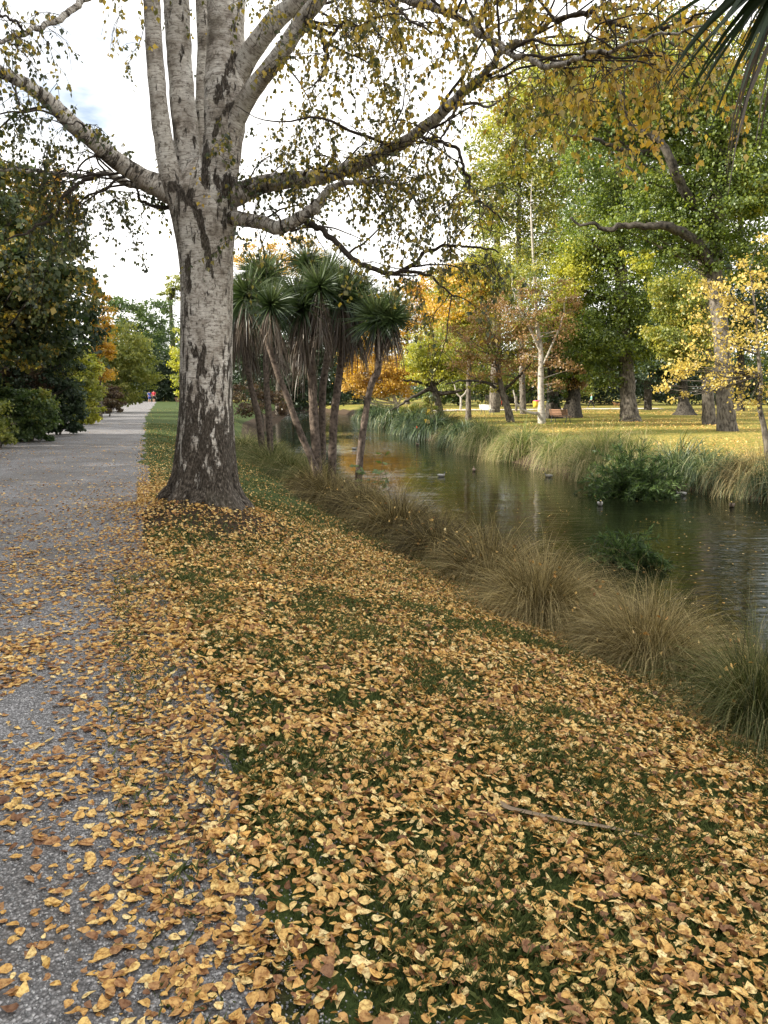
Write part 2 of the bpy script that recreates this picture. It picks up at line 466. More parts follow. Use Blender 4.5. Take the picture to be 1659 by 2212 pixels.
def groundmat():
    m, nt, out = newmat('ground')
    tc = nt.nodes.new('ShaderNodeTexCoord'); o = tc.outputs['Object']
    fine = noise(nt, o, 45, 5, .7)
    mid = noise(nt, o, 1.3, 5, .6)
    g = ramp(nt, [(.3, (.022, .038, .010)), (.5, (.046, .068, .02)), (.7, (.085, .11, .032))]); nt.links.new(fine, g.inputs['Fac'])
    # far lawn: yellower turf strewn with leaves
    g2 = ramp(nt, [(.3, (.07, .09, .016)), (.55, (.14, .15, .028)), (.75, (.24, .20, .05))])
    nt.links.new(mathn(nt, 'ADD', mathn(nt, 'MULTIPLY', noise(nt, o, 9, 5, .8), .6), mathn(nt, 'MULTIPLY', mid, .4)), g2.inputs['Fac'])
    sp = noise(nt, o, 5.5, 4, .9); spr = ramp(nt, [(.49, 0.0), (.56, 1.0)]); nt.links.new(sp, spr.inputs['Fac'])
    patch = noise(nt, o, .12, 3); pr = ramp(nt, [(.38, .15), (.62, 1.0)]); nt.links.new(patch, pr.inputs['Fac'])
    far = mixc(nt, mathn(nt, 'MULTIPLY', spr.outputs['Color'], pr.outputs['Color']), g2.outputs['Color'], (.50, .33, .10))
    c = mixc(nt, attr(nt, 'rnd_far'), g.outputs['Color'], far)
    s = ramp(nt, [(.3, (.022, .016, .011)), (.55, (.06, .042, .028)), (.72, (.12, .085, .055))]); nt.links.new(fine, s.inputs['Fac'])
    k = mathn(nt, 'ADD', attr(nt, 'soil'), mathn(nt, 'MULTIPLY', mathn(nt, 'SUBTRACT', mid, .5), .8))
    kr = ramp(nt, [(.4, 0.0), (.6, 1.0)]); nt.links.new(k, kr.inputs['Fac'])
    c = mixc(nt, kr.outputs['Color'], c, s.outputs['Color'])
    b = nt.nodes.new('ShaderNodeBsdfPrincipled'); b.inputs['Roughness'].default_value = .95; b.inputs['Specular IOR Level'].default_value = .1
    nt.links.new(c, b.inputs['Base Color'])
    bu = nt.nodes.new('ShaderNodeBump'); bu.inputs['Strength'].default_value = .8; bu.inputs['Distance'].default_value = .03
    nt.links.new(fine, bu.inputs['Height']); nt.links.new(bu.outputs['Normal'], b.inputs['Normal'])
    nt.links.new(b.outputs[0], out.inputs['Surface'])
    return m
M['ground'] = groundmat()

def watermat():
    m, nt, out = newmat('water')
    tc = nt.nodes.new('ShaderNodeTexCoord'); o = tc.outputs['Object']
    rip = noise(nt, o, 1.0, 1.5, .5, (1.5, 7.5, 1))
    rip2 = noise(nt, o, 1.0, 2, .5, (.5, 1.1, 1))
    calm = noise(nt, o, .16, 2)
    cr = ramp(nt, [(.38, .25), (.62, 1.0)]); nt.links.new(calm, cr.inputs['Fac'])
    b = nt.nodes.new('ShaderNodeBsdfPrincipled')
    b.inputs['Base Color'].default_value = (.007, .009, .004, 1)
    b.inputs['Roughness'].default_value = .02; b.inputs['IOR'].default_value = 1.33; b.inputs['Specular IOR Level'].default_value = .24
    bu = nt.nodes.new('ShaderNodeBump'); bu.inputs['Distance'].default_value = .03
    bu.inputs['Strength'].default_value = .6
    hgt = mathn(nt, 'ADD', mathn(nt, 'MULTIPLY', rip, cr.outputs['Color']), mathn(nt, 'MULTIPLY', rip2, .8))
    nt.links.new(hgt, bu.inputs['Height']); nt.links.new(bu.outputs['Normal'], b.inputs['Normal'])
    nt.links.new(b.outputs[0], out.inputs['Surface'])
    return m
M['water'] = watermat()
def cloth(n, c, r=.85): M[n] = plain(n, c, r, .12, 30)
cloth('skin', (.52, .31, .22), .6); cloth('red_cloth', (.62, .05, .08)); cloth('blue_cloth', (.03, .06, .28)); cloth('black_cloth', (.015, .015, .018))
cloth('teal_cloth', (.25, .55, .45)); cloth('orange_cloth', (.75, .10, .03)); cloth('hair_dark', (.03, .02, .015)); cloth('hair_fair', (.45, .30, .14))
cloth('white_paint', (.78, .77, .73), .5); cloth('brown_wood', (.22, .12, .07)); cloth('iron', (.03, .03, .032), .5)
cloth('dog_tan', (.35, .19, .08)); cloth('dog_black', (.02, .018, .016)); cloth('duck_grey', (.20, .19, .17)); cloth('duck_brown', (.11, .08, .055)); cloth('duck_green', (.01, .03, .02), .3)
cloth('bill', (.5, .38, .08), .5); cloth('yellow_plastic', (.8, .55, .06), .4); cloth('pink_plastic', (.75, .08, .25), .4); cloth('pale_path', (.52, .49, .44), .9); cloth('shoe', (.6, .6, .6))
cloth('mud', (.03, .024, .016), .9); cloth('white_feather', (.34, .33, .31))

# ------------------------------------------------------------------ ground, path, water
def seq(*parts):
    out = []
    for a, b, st in parts: out.append(np.arange(a, b, st))
    return np.concatenate(out)
ys = seq((-25, 0, 1.0), (0, 16, .12), (16, 60, .5), (60, 160, 1.5), (160, 420, 20), (420, 900.1, 80))
ss = seq((-500, -60, 40), (-60, -12, 4), (-12, -5, .5), (-5, 7.5, .12), (7.5, 28, .4), (28, 70, 2), (70, 600, 30))
YY, SS = np.meshgrid(ys, ss, indexing='ij')
XX = X0(YY) + SS
ZZ = H(XX, YY)
def gridmesh(name, X, Y, Z, mat):
    n, m = X.shape
    V = np.stack([X, Y, Z], -1).reshape(-1, 3)
    i = np.arange(n - 1)[:, None] * m; j = np.arange(m - 1)[None]
    Fq = np.stack([i + j, i + j + 1, i + m + j + 1, i + m + j], -1).reshape(-1, 4)
    return build(name, [(V, Fq)], mat, smoothf=True)
ground = tag(gridmesh('ground', XX, YY, ZZ, M['ground']), kind='structure')
xf, yf = XX.ravel(), YY.ravel()
farlawn = smooth(0, 2, xf - XF(yf)) * (yf < 135) + smooth(125, 140, yf)
s_ = xf - X0(yf)
soil = np.maximum.reduce([smooth(.2, 1.2, -4.4 - s_) * (s_ > -40),
                          1.0 * np.exp(-(np.hypot(xf - TREE[0] - .2, yf - 9.5) / 1.05) ** 2),
                          smooth(1.9, 1.3, XN(yf) - xf) * (xf < XF(yf) + 1),
                          .62 * np.exp(-((s_ + .1) / .35) ** 2) * (yf < 16)])
set_attr(ground.data, 'rnd_far', np.clip(farlawn, 0, 1), 'POINT')
set_attr(ground.data, 'soil', np.clip(soil, 0, 1), 'POINT')

py = seq((-20, 0, 1.0), (0, 16, .1), (16, 60, .5), (60, 127, 1.5))
ps = np.linspace(0, 1, 46)
PY, PS = np.meshgrid(py, ps, indexing='ij')
edgeR = (fnoise(PY, 0 * PY, 1.1, 7) - .5) * .5 + .12
edgeL = (fnoise(PY, 0 * PY, .7, 9) - .5) * .7
PX = X0(PY) + (-4.4 + edgeL) * (1 - PS) + edgeR * PS
PZ = H(PX, PY) + .005 + .006 * np.sin(PS * np.pi)
tag(gridmesh('path', PX, PY, PZ, M['gravel']), kind='structure')
# pale path on the far lawn
fp = [GND(u, v) for u, v in ((935, 888), (985, 886), (1040, 885), (1100, 885), (1180, 884), (1300, 883), (1420, 882))]
fc = catmull(fp, 12); T = unit(np.gradient(fc, axis=0)); Nn = np.stack([-T[:, 1], T[:, 0], 0 * T[:, 0]], -1)
wv = np.linspace(-1.9, 1.9, 5)
FPX = fc[:, None, 0] + Nn[:, None, 0] * wv; FPY = fc[:, None, 1] + Nn[:, None, 1] * wv
tag(gridmesh('far_path', FPX, FPY, H(FPX, FPY) + .02, M['pale_path']), kind='structure')
wy = np.linspace(-25, 150, 120); wu = np.linspace(0, 1, 20)
WY, WU = np.meshgrid(wy, wu, indexing='ij')
WX = (XN(WY) - 1.5) * (1 - WU) + (np.maximum(XF(WY), XN(WY)) + 1.5) * WU
tag(gridmesh('river', WX, WY, 0 * WX + WATER, M['water']), kind='structure')

# ------------------------------------------------------------------ fallen leaves, grass, stones
def sample_xy(n, y0, y1, smin, smax, power=0.0):
    y = y0 + (y1 - y0) * rng.random(n)
    s = smin + (smax - smin) * rng.random(n)
    return X0(y) + s, y

def normals(x, y):
    e = .05
    return unit(np.stack([-(H(x + e, y) - H(x - e, y)) / (2 * e), -(H(x, y + e) - H(x, y - e)) / (2 * e), np.ones_like(x)], -1))

def infrust(x, y, m=.6):
    return np.abs(x) < .483 * (y * 1.0 + .35) + m

def litter_density(x, y):
    s = x - X0(y)
    cl = fnoise(x, y, 1.3, 20); cl2 = fnoise(x, y, 5.0, 24)
    lawn = 1.0 * smooth(13.5, 9.0, y + .25 * np.clip(s, 0, 4)) + .05
    cl3 = vnoise(x, y, 7.0, 27)
    lawn = lawn * np.clip(.10 + 1.9 * (cl2 * .6 + cl3 * .4 - .22), .06, 1.15)
    lawn = lawn * (1 - .74 * np.exp(-(np.hypot((x - TREE[0] - .2) / 1.15, (y - 9.0)) / .68) ** 2))
    # beyond the birch on its left side
    lawn = np.maximum(lawn, .75 * np.exp(-((s - .5) / .9) ** 2) * smooth(20, 12, y) * (y > 10.2))
    lawn = lawn * smooth(XN(y) - 1.0, XN(y) - 1.9, x) + .1 * (x < XN(y) - .7)
    pth = np.clip((cl - .40) * 3.4, 0.05, 1.0) * np.clip(.25 + 1.3 * cl2, 0, 1)
    pth = pth * (.8 * smooth(8.5, 4.5, y) + .12) + .62 * np.clip(.2 + 1.3 * (cl2 - .2), 0, 1) * (.7 * smooth(13, 6.5, y) + .22 * smooth(30, 10, y)) * smooth(4, 7, y) * np.exp((s + .4) * .28)
    pth = np.maximum(pth, .85 * np.exp(-(s / .45) ** 2) * smooth(14, 7, y))
    pth = pth + .5 * smooth(-3.7, -4.6, s) * smooth(55, 20, y)
    return np.where(s > 0, lawn, pth * .85)

def put_leaves(n, y0, y1, smin, smax, tv, tf, name=None):
    x, y = sample_xy(n, y0, y1, smin, smax)
    k = (rng.random(n) < litter_density(x, y)) & infrust(x, y)
    x, y = x[k], y[k]; n = len(x)
    s = x - X0(y)
    N = normals(x, y)
    tilt = np.where(s > 0, .42, .20)[:, None] * (.4 + 1.2 * rng.random((n, 1)))
    N = unit(N + rng.normal(0, 1, (n, 3)) * tilt)
    N[:, 2] = np.abs(N[:, 2])
    t = rng.normal(0, 1, (n, 3))
    asp = 1
    S = np.clip(rng.normal(.0345, .011, n), .012, .062)
    P = np.stack([x, y, H(x, y) + .009 + rng.random(n) * .012 + (.004 + .012 * rng.random(n)) * (s > 0)], -1)
    curl = rng.normal(.05, .33, n) * (rng.random(n) < .8)
    # faded brown leaves lie mostly on the path, fresh yellow ones on the grass
    base = np.where(s > 0, rng.beta(1.7, 1.15, n), rng.beta(1.7, 1.6, n))
    R = frames(t - N * np.sum(t * N, -1, keepdims=True), N)
    P = P - R[:, :, 1] * (S * .5)[:, None]
    return scatter(tv, tf, P, R, S, curl, np.clip(base, 0, 1))

# drifts under the far trees and leaves caught in the tussocks
nn = 60000
fy = 20 + 75 * rng.random(nn); fx = XF(fy) + 1.2 + 45 * rng.random(nn) ** 1.2
kk_ = fnoise(fx, fy, .22, 77) * .6 + fnoise(fx, fy, 1.1, 71) * .4 > .42 + .2 * rng.random(nn); fx, fy = fx[kk_], fy[kk_]; nn = len(fx)
fN = unit(np.stack([rng.normal(0, .35, nn), rng.normal(0, .35, nn), np.ones(nn)], -1))
far_lit = scatter(QUAD_V, QUAD_F, np.stack([fx, fy, H(fx, fy) + .02], -1), frames(rng.normal(0, 1, (nn, 3)), fN), .05 + .06 * rng.random(nn), None, rng.beta(2.6, 1.6, nn))
nn = 900
ty = 3.8 + 12 * rng.random(nn); td = rng.random(nn) * 2.0
tN = rng.normal(0, 1, (nn, 3))
tus_lit = scatter(LEAF4_V, LEAF4_F, np.stack([XN(ty) - td, ty, H(XN(ty) - td, ty) + .08 + .55 * rng.random(nn) ** 1.5], -1), frames(rng.normal(0, 1, (nn, 3)), tN), .03 + .02 * rng.random(nn), rng.normal(0, .4, nn), rng.beta(2, 1.5, nn))
def shape(T, sx, dx=0, torn=()):
    V = np.array(T, float); V[:, 0] = V[:, 0] * sx + dx * V[:, 1] ** 2
    for t in torn: V[t] *= (.45, .9, 1)
    return V
lit = [far_lit, tus_lit]
for sx_, dx_, torn_, fr in ((.72, .05, (), .24), (.92, -.06, (), .26), (1.12, .0, (), .2), (1.0, .12, (5, 6), .16), (.85, -.12, (9,), .14)):
    lit.append(put_leaves(int(98000 * fr), 1.3, 6.5, -2.6, 4.6, shape(LEAF10_V, sx_, dx_, torn_), LEAF10_F))
    lit.append(put_leaves(int(140000 * fr), 6.5, 14, -4.6, 5.0, shape(LEAF4_V, sx_, dx_), LEAF4_F))
lit += [put_leaves(95000, 14, 26, -5.6, 5.0, QUAD_V, QUAD_F), put_leaves(26000, 26, 40, -5.6, 5.0, QUAD_V, QUAD_F), put_leaves(9000, 40, 75, -6, 3.5, QUAD_V, QUAD_F)]
tag(build('fallen_leaves', lit, M['litter']), 'yellow and brown birch leaves strewn over the lawn bank and gravel path', 'fallen leaves', kind='stuff')

def blades(x, y, h, w, lean=.45):
    n = len(x)
    z = H(x, y) - .004
    a = rng.random(n) * 2 * np.pi
    d = np.stack([np.cos(a), np.sin(a), 0 * a], -1)
    b = rng.random(n) * 2 * np.pi
    l = np.stack([np.cos(b), np.sin(b), 0 * b], -1) * (rng.random(n) * lean)[:, None]
    up = np.array([0, 0, 1.0])
    P = np.stack([x, y, z], -1)
    V = np.stack([P - d * w[:, None] / 2, P + d * w[:, None] / 2, P + (up + l) * h[:, None] * .6 + d * w[:, None] * .3, P + (up + 2.2 * l) * h[:, None]], 1)
    Fc = np.arange(n * 4).reshape(n, 4)
    return V.reshape(-1, 3), Fc, rng.random(n)
def grass_patch(n, y0, y1, s0, s1, hm, wm, thin=0.):
    x, y = sample_xy(n, y0, y1, s0, s1)
    cl = fnoise(x, y, 2.5, 31)
    k = infrust(x, y) & (rng.random(n) < np.clip((cl - .25) * 2.2 + .2, .12, 1)) & (x < XN(y) - .3)
    k &= np.hypot(x - TREE[0] - .1, y - 9.6) > 1.2 * rng.random(n) ** .5
    k &= (x - X0(y) > .25) | (rng.random(n) < .12)
    x, y = x[k], y[k]; n = len(x)
    h = hm * (.5 + rng.random(n)) * (.6 + fnoise(x, y, 2.5, 31)); w = wm * (.6 + .8 * rng.random(n))
    return blades(x, y, h, w)
gr = [grass_patch(480000, 1.3, 7, -.3, 5.2, .030, .0021), grass_patch(110000, 7, 14, .0, 5, .03, .006), grass_patch(60000, 14, 40, -.05, 6, .035, .014)]
tag(build('lawn_grass', gr, M['grass']), 'short green grass showing between the fallen leaves', 'grass', kind='stuff')

# loose stones on the near gravel
n = 42000
x, y = sample_xy(n, 1.4, 4.6, -1.9, .55)
k = infrust(x, y, .1) & ((x - X0(y) < .15) | (rng.random(n) < .3)); x, y = x[k], y[k]; n = len(x)
OV = np.array([(1, 0, 0), (-1, 0, 0), (0, 1, 0), (0, -1, 0), (0, 0, .7), (0, 0, -.7)]) * .5
OF = [(0, 2, 4), (2, 1, 4), (1, 3, 4), (3, 0, 4), (2, 0, 5), (1, 2, 5), (3, 1, 5), (0, 3, 5)]
Rr = frames(rng.normal(0, 1, (n, 3)), rng.normal(0, 1, (n, 3)))
S = .005 + .008 * rng.random(n) ** 2
V, Fc, rr = scatter(OV, OF, np.stack([x, y, H(x, y) + .008], -1), Rr, S, None, rng.random(n))
M['stone'] = leafmat('stone_chip', [(.08, .08, .08), (.17, .17, .172), (.27, .27, .275), (.48, .47, .46)], .0, .05)
tag(build('gravel_chips', [(V, Fc, rr)], M['stone']), 'loose grey gravel chips on the near end of the path', 'gravel', kind='stuff')

# leaves floating on the river
n = 2600
y = 8 + 80 * rng.random(n) ** 1.4; uu = rng.random(n)
x = XN(y) * (1 - uu) + XF(y) * uu
k = fnoise(x, y, .35, 41) > .42; x, y = x[k], y[k]; n = len(x)
N = np.tile([0, 0, 1.0], (n, 1)); t = rng.normal(0, 1, (n, 3)); t[:, 2] = 0
V, Fc, rr = scatter(QUAD_V, QUAD_F, np.stack([x, y, 0 * x + WATER + .006], -1), frames(t, N), .03 + .03 * rng.random(n), None, .4 + .6 * rng.random(n))
tag(build('floating_leaves', [(V, Fc, rr)], M['litter']), 'small yellow leaves floating on the dark river', 'floating leaves', kind='stuff')

# ------------------------------------------------------------------ the big birch
def W4(pts):
    """(u, v, Y, width) list -> world points, radii"""
    P = np.array([W(p[0], p[1], p[2]) for p in pts]); R = np.array([px(p[3], p[2]) / 2 for p in pts])
    return P, R
def smooth_limb(pts, n=8):
    P, R = W4(pts)
    Pc = catmull(P, n)
    Rc = np.interp(np.linspace(0, len(R) - 1, len(Pc)), np.arange(len(R)), R)
    return Pc, Rc

birch = thing('birch_tree', (TREE[0], 10.0, float(H(TREE[0], 10.0))), 'large silver birch with pale peeling trunk and yellow leaves between path and river', 'tree')
# trunk
prof = [(440, 1110, 98), (440, 1092, 94), (438, 1070, 82), (440, 1045, 71), (443, 1012, 65), (444, 960, 62), (445, 900, 58), (445, 850, 55), (446, 700, 54), (446, 600, 54), (443, 530, 58), (441, 475, 66), (440, 430, 66), (438, 405, 58), (438, 375, 42), (438, 345, 20)]
PP = catmull(np.array([[*W(a, b, 10.0), px(c, 10.0)] for a, b, c in prof]), 26)
ns = 128; ang = np.arange(ns) / ns * 2 * np.pi
z0 = H(TREE[0], 10.0)
zr = PP[:, 2] - z0
flare = np.clip(1 - zr / 1.1, 0, 1) ** 2
lob = (.55 * np.cos(5 * ang + .6) + .4 * np.cos(8 * ang + 2) + .3 * np.cos(3 * ang - .5))[None] * (flare[:, None] * .26 + .02)
up_lob = .045 * np.cos(3 * ang + 1.0)[None] * smooth(1.8, 3.2, zr)[:, None]
rough = (fnoise(ang[None] * 9 + 0 * zr[:, None], zr[:, None] * 3.2 + 0 * ang[None], 1.0, 50) - .5) * (.03 + .09 * flare[:, None])
rough += (fnoise(ang[None] * 26, zr[:, None] * 7, 1.0, 56) - .5) * (.02 + .05 * flare[:, None])
wblend = np.minimum(ang, 2 * np.pi - ang) / .5
rough *= np.clip(wblend, 0, 1)[None]
rr_ = PP[:, 3][:, None] * (1 + lob + up_lob + rough)
# direction angle 0 points away from the camera so the seam is hidden
VX = PP[:, 0][:, None] + rr_ * np.sin(ang)[None]
VY = 10.0 + rr_ * np.cos(ang)[None] * .92
VZ = np.repeat(PP[:, 2][:, None], ns, 1)
V = np.stack([VX, VY, VZ], -1).reshape(-1, 3)
m_ = len(PP); i = np.arange(m_ - 1)[:, None] * ns; j = np.arange(ns)[None]
Fq = np.stack([i + j, i + (j + 1) % ns, i + ns + (j + 1) % ns, i + ns + j], -1).reshape(-1, 4)
def seam_dark(V, seams):
    d = np.zeros(len(V))
    for pts, w, a in seams:
        Q = catmull(np.array([W(u, v, Y) for u, v, Y in pts]), 14)
        for q in Q:
            # measured across the face of the trunk, real distance in x/z, loosely in depth
            e = np.sqrt((V[:, 0] - q[0]) ** 2 + (V[:, 2] - q[2]) ** 2 + .2 * (V[:, 1] - q[1]) ** 2)
            d = np.maximum(d, a * np.exp(-(e / w) ** 2))
    return d
YF = 9.68
seams = [([(398, 425, YF), (420, 450, YF), (436, 490, YF), (447, 540, YF), (456, 590, YF), (470, 640, YF), (477, 690, YF)], .035, 1.1),
         ([(396, 428, YF), (405, 428, YF)], .06, 1.2), ([(490, 395, YF), (500, 410, YF), (497, 420, YF)], .10, 1.1),
         ([(372, 400, YF), (392, 412, YF), (402, 425, YF)], .045, 1.0), ([(482, 480, YF), (488, 505, YF)], .05, 1.0),
         ([(432, 240, YF), (438, 320, YF), (442, 390, YF)], .055, 1.1), ([(470, 220, 9.7), (482, 185, 9.7), (505, 118, 9.7)], .045, 1.0),
         ([(506, 225, 9.7), (480, 250, 9.7), (462, 290, 9.7)], .035, 1.0), ([(395, 640, YF), (402, 560, YF), (400, 700, YF)], .05, .7), ([(500, 560, YF), (503, 700, YF), (498, 860, YF)], .05, .6),
         ([(455, 900, YF), (440, 960, YF), (420, 1010, YF)], .045, .6), ([(470, 920, YF), (485, 980, YF), (495, 1040, YF)], .05, .7), ([(425, 760, YF), (430, 800, YF)], .045, .6), ([(415, 880, YF), (400, 960, YF)], .06, .7)]
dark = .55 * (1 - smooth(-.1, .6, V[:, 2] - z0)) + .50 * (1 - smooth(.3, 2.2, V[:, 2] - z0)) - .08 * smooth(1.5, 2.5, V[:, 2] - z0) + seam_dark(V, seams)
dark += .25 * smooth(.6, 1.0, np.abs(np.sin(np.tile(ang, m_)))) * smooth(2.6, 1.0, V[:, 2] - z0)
bk = np.stack([.31 * np.sin(np.tile(ang, m_)) * 1.3, .31 * np.cos(np.tile(ang, m_)) * 1.3, V[:, 2]], -1)
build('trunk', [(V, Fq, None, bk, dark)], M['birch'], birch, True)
# roots
rt = []
for a0, ln in ((-2.75, .55), (-2.2, .4), (-1.5, .38), (-.75, .5), (-.25, .6), (2.9, .45)):
    P = []
    for t in np.linspace(0, 1, 7):
        r = .36 + ln * .55 * t; a1 = a0 + .25 * t * math.sin(a0 * 5)
        xx = TREE[0] + r * math.cos(a1); yy = 10 + r * math.sin(a1)
        P.append((xx, yy, float(H(xx, yy)) + .10 * (1 - t) ** 1.5 - .05 * t))
    P = catmull(P, 5); R = np.linspace(.11, .03, len(P))
    t_ = tube(P, R, 12, rough=.3, seed=int(abs(a0) * 10)); rt.append((*t_, np.ones(len(t_[0]))))
build('roots', rt, M['birch'], birch, True)

stems = {
 'A': [(395, 480, 9.95, 40), (385, 435, 9.85, 46), (366, 370, 9.8, 44), (352, 300, 9.75, 38), (341, 200, 9.7, 35), (333, 100, 9.65, 34), (328, 0, 9.6, 33), (318, -160, 9.5, 29), (295, -400, 9.4, 20)],
 'B': [(428, 480, 10.1, 54), (418, 420, 10.1, 52), (407, 350, 10.1, 50), (399, 270, 10.1, 51), (392, 180, 10.1, 51), (386, 100, 10.1, 50), (381, 0, 10.1, 50), (377, -160, 10.15, 42), (380, -420, 10.2, 28)],
 'C': [(440, 420, 10.5, 30), (437, 300, 10.6, 28), (437, 200, 10.6, 26), (440, 100, 10.65, 26), (437, 0, 10.7, 26), (436, -160, 10.8, 22), (450, -350, 11, 14)],
 'D': [(462, 480, 9.95, 70), (470, 420, 9.9, 76), (476, 350, 9.9, 78), (484, 280, 9.9, 82), (487, 200, 9.9, 86), (487, 130, 9.9, 76), (488, 60, 9.9, 74), (490, 0, 9.9, 74), (494, -160, 9.9, 62), (505, -420, 9.9, 36)],
 'E': [(485, 215, 9.9, 40), (502, 182, 9.9, 44), (522, 148, 9.85, 43), (550, 100, 9.75, 40), (589, 50, 9.65, 38), (616, 25, 9.6, 36), (646, 0, 9.5, 34), (710, -65, 9.3, 27), (770, -200, 9.0, 18)],
 'F': [(488, 330, 9.8, 36), (498, 285, 9.8, 40), (516, 243, 9.75, 40), (542, 200, 9.65, 36), (580, 150, 9.5, 34), (617, 100, 9.4, 32), (649, 50, 9.3, 30), (687, 0, 9.1, 29), (745, -80, 8.9, 22), (830, -190, 8.5, 14)]}
SP = {}
for kx, (nm, pts) in enumerate(stems.items()):
    P, R = smooth_limb(pts, 16); SP[nm] = (P, R)
    t_ = tube(P, R, 40, rough=.09, seed=kx + 2)
    dk = seam_dark(t_[0], seams) * 1.1 - .22 * smooth(4.0, 4.8, t_[0][:, 2])
    build('stem', [(*t_, dk)], M['birch'], birch, True)
limbs = {
 'G': [(380, 430, 9.95, 40), (362, 413, 9.9, 46), (300, 378, 9.8, 38), (230, 330, 9.6, 35), (150, 262, 9.3, 33), (100, 215, 9.1, 29), (50, 180, 8.9, 26), (0, 150, 8.7, 24), (-80, 90, 8.4, 20), (-200, 20, 8, 12)],
 'H': [(480, 435, 9.95, 40), (512, 422, 9.9, 44), (560, 401, 9.9, 37), (630, 388, 9.8, 33), (700, 380, 9.7, 30), (800, 345, 9.4, 26), (880, 300, 9.1, 24), (960, 240, 8.8, 22), (1030, 175, 8.5, 17), (1085, 110, 8.3, 13), (1140, 85, 8.1, 11), (1200, 45, 7.9, 9), (1280, 20, 7.7, 8), (1380, 17, 7.4, 5)],
 'I': [(475, 470, 9.95, 30), (510, 472, 9.8, 30), (560, 480, 9.7, 29), (605, 492, 9.5, 28), (655, 465, 9.3, 23), (690, 440, 9.3, 21), (710, 410, 9.2, 15), (760, 393, 9.1, 9), (830, 393, 8.9, 8), (880, 410, 8.7, 7), (915, 460, 8.6, 4)],
 'I2': [(640, 480, 9.4, 14), (665, 480, 9.35, 12), (700, 500, 9.2, 12), (745, 545, 9, 12), (800, 580, 8.8, 11), (870, 586, 8.6, 9), (930, 540, 8.4, 7), (1010, 530, 8.1, 5), (1080, 545, 7.9, 3)],
 'I3': [(870, 586, 8.6, 8), (930, 598, 8.4, 6), (980, 640, 8.3, 3)],
 'K': [(385, 440, 10.1, 20), (320, 410, 10.1, 17), (270, 395, 10.1, 15), (230, 372, 10, 12), (195, 385, 9.9, 11), (160, 380, 9.8, 10), (100, 372, 9.6, 8), (30, 367, 9.4, 6), (-60, 362, 9.2, 4)],
 'K2': [(235, 375, 10, 8), (180, 390, 9.8, 8), (145, 420, 9.6, 7), (115, 465, 9.5, 6), (65, 500, 9.3, 5), (15, 520, 9.2, 3)],
 'K3': [(375, 450, 10.1, 9), (350, 446, 10.1, 9), (320, 442, 10.1, 7), (300, 425, 10.1, 6), (293, 405, 10.1, 4)],
 'U': [(308, -330, 9.4, 18), (270, -130, 9.2, 16), (215, -30, 8.9, 14), (180, 0, 8.8, 13), (135, 38, 8.6, 12), (100, 53, 8.5, 11), (50, 72, 8.3, 10), (0, 88, 8.1, 8), (-80, 110, 7.8, 5)],
 'U2': [(55, 70, 8.3, 6), (25, 45, 8.2, 5), (0, 32, 8.1, 4), (-50, 15, 8, 2)],
 'J': [(760, -200, 9.0, 18), (820, -70, 8.6, 17), (880, -2, 8.2, 16), (960, 22, 7.9, 15), (1000, 42, 7.8, 14), (1060, 85, 7.5, 13), (1100, 112, 7.3, 13), (1140, 130, 7.1, 12), (1190, 143, 6.9, 11), (1240, 130, 6.7, 9), (1300, 110, 6.5, 8), (1360, 95, 6.3, 7), (1430, 72, 6.0, 6), (1530, 55, 5.8, 4)],
 'J2': [(1190, 143, 6.9, 8), (1240, 125, 6.9, 7), (1320, 107, 6.9, 6), (1400, 112, 6.9, 6), (1450, 125, 6.9, 5), (1480, 170, 6.9, 4)],
 'J3': [(1200, 45, 7.9, 8), (1260, 30, 7.5, 9), (1310, 48, 7.2, 10), (1350, 56, 7.1, 9), (1410, 65, 6.9, 8), (1470, 50, 6.8, 6), (1560, 20, 6.5, 4)],
 'N': [(660, 45, 9.2, 12), (690, 62, 9.1, 8), (720, 71, 9.0, 7), (745, 46, 8.9, 6), (782, 55, 8.8, 4), (830, 80, 8.6, 3)],
 'N2': [(690, 62, 9.1, 7), (702, 100, 9.0, 7), (703, 132, 9.0, 6), (690, 165, 8.9, 4), (660, 200, 8.8, 2)],
 'O': [(885, 298, 9.1, 9), (930, 300, 8.9, 7), (985, 325, 8.7, 7), (1008, 380, 8.6, 6), (1030, 430, 8.5, 5), (1085, 475, 8.3, 3)],
 'Q': [(990, 215, 8.6, 8), (975, 250, 8.4, 6), (965, 285, 8.3, 5), (935, 300, 8.2, 3)],
 'S': [(830, -190, 8.5, 14), (1000, -140, 7.6, 12), (1200, -120, 6.8, 9), (1400, -90, 6.2, 6), (1600, -60, 5.8, 4)],
 'T': [(700, -80, 9.3, 16), (760, -40, 8.4, 9), (850, 10, 7.8, 6), (930, 70, 7.4, 4)],
 'V': [(494, -160, 9.8, 20), (430, -150, 8.8, 14), (250, -120, 7.9, 9), (90, -60, 7.2, 6)]}
LP = {}
for kx, (nm, pts) in enumerate(limbs.items()):
    P, R = smooth_limb(pts, 10); LP[nm] = (P, R)
    # small kinks so that boughs are not too smooth
    wob = (np.stack([fnoise(np.arange(len(P)) * .35, np.full(len(P), kx * 3. + c), 1., 60 + c) for c in range(3)], -1) - .5) * .09
    wob[:6] *= np.linspace(0, 1, 6)[:, None] if len(wob) > 6 else 1
    P = P + wob * np.clip(1 - R / .14, .15, 1)[:, None]; LP[nm] = (P, R)
    t_ = tube(P, R, 16, rough=.12, seed=kx + 11)
    big = pts[1][3] > 15
    build('bough' if big else 'branch', [t_], M['birch_limb'] if big else M['twig'], birch, True)

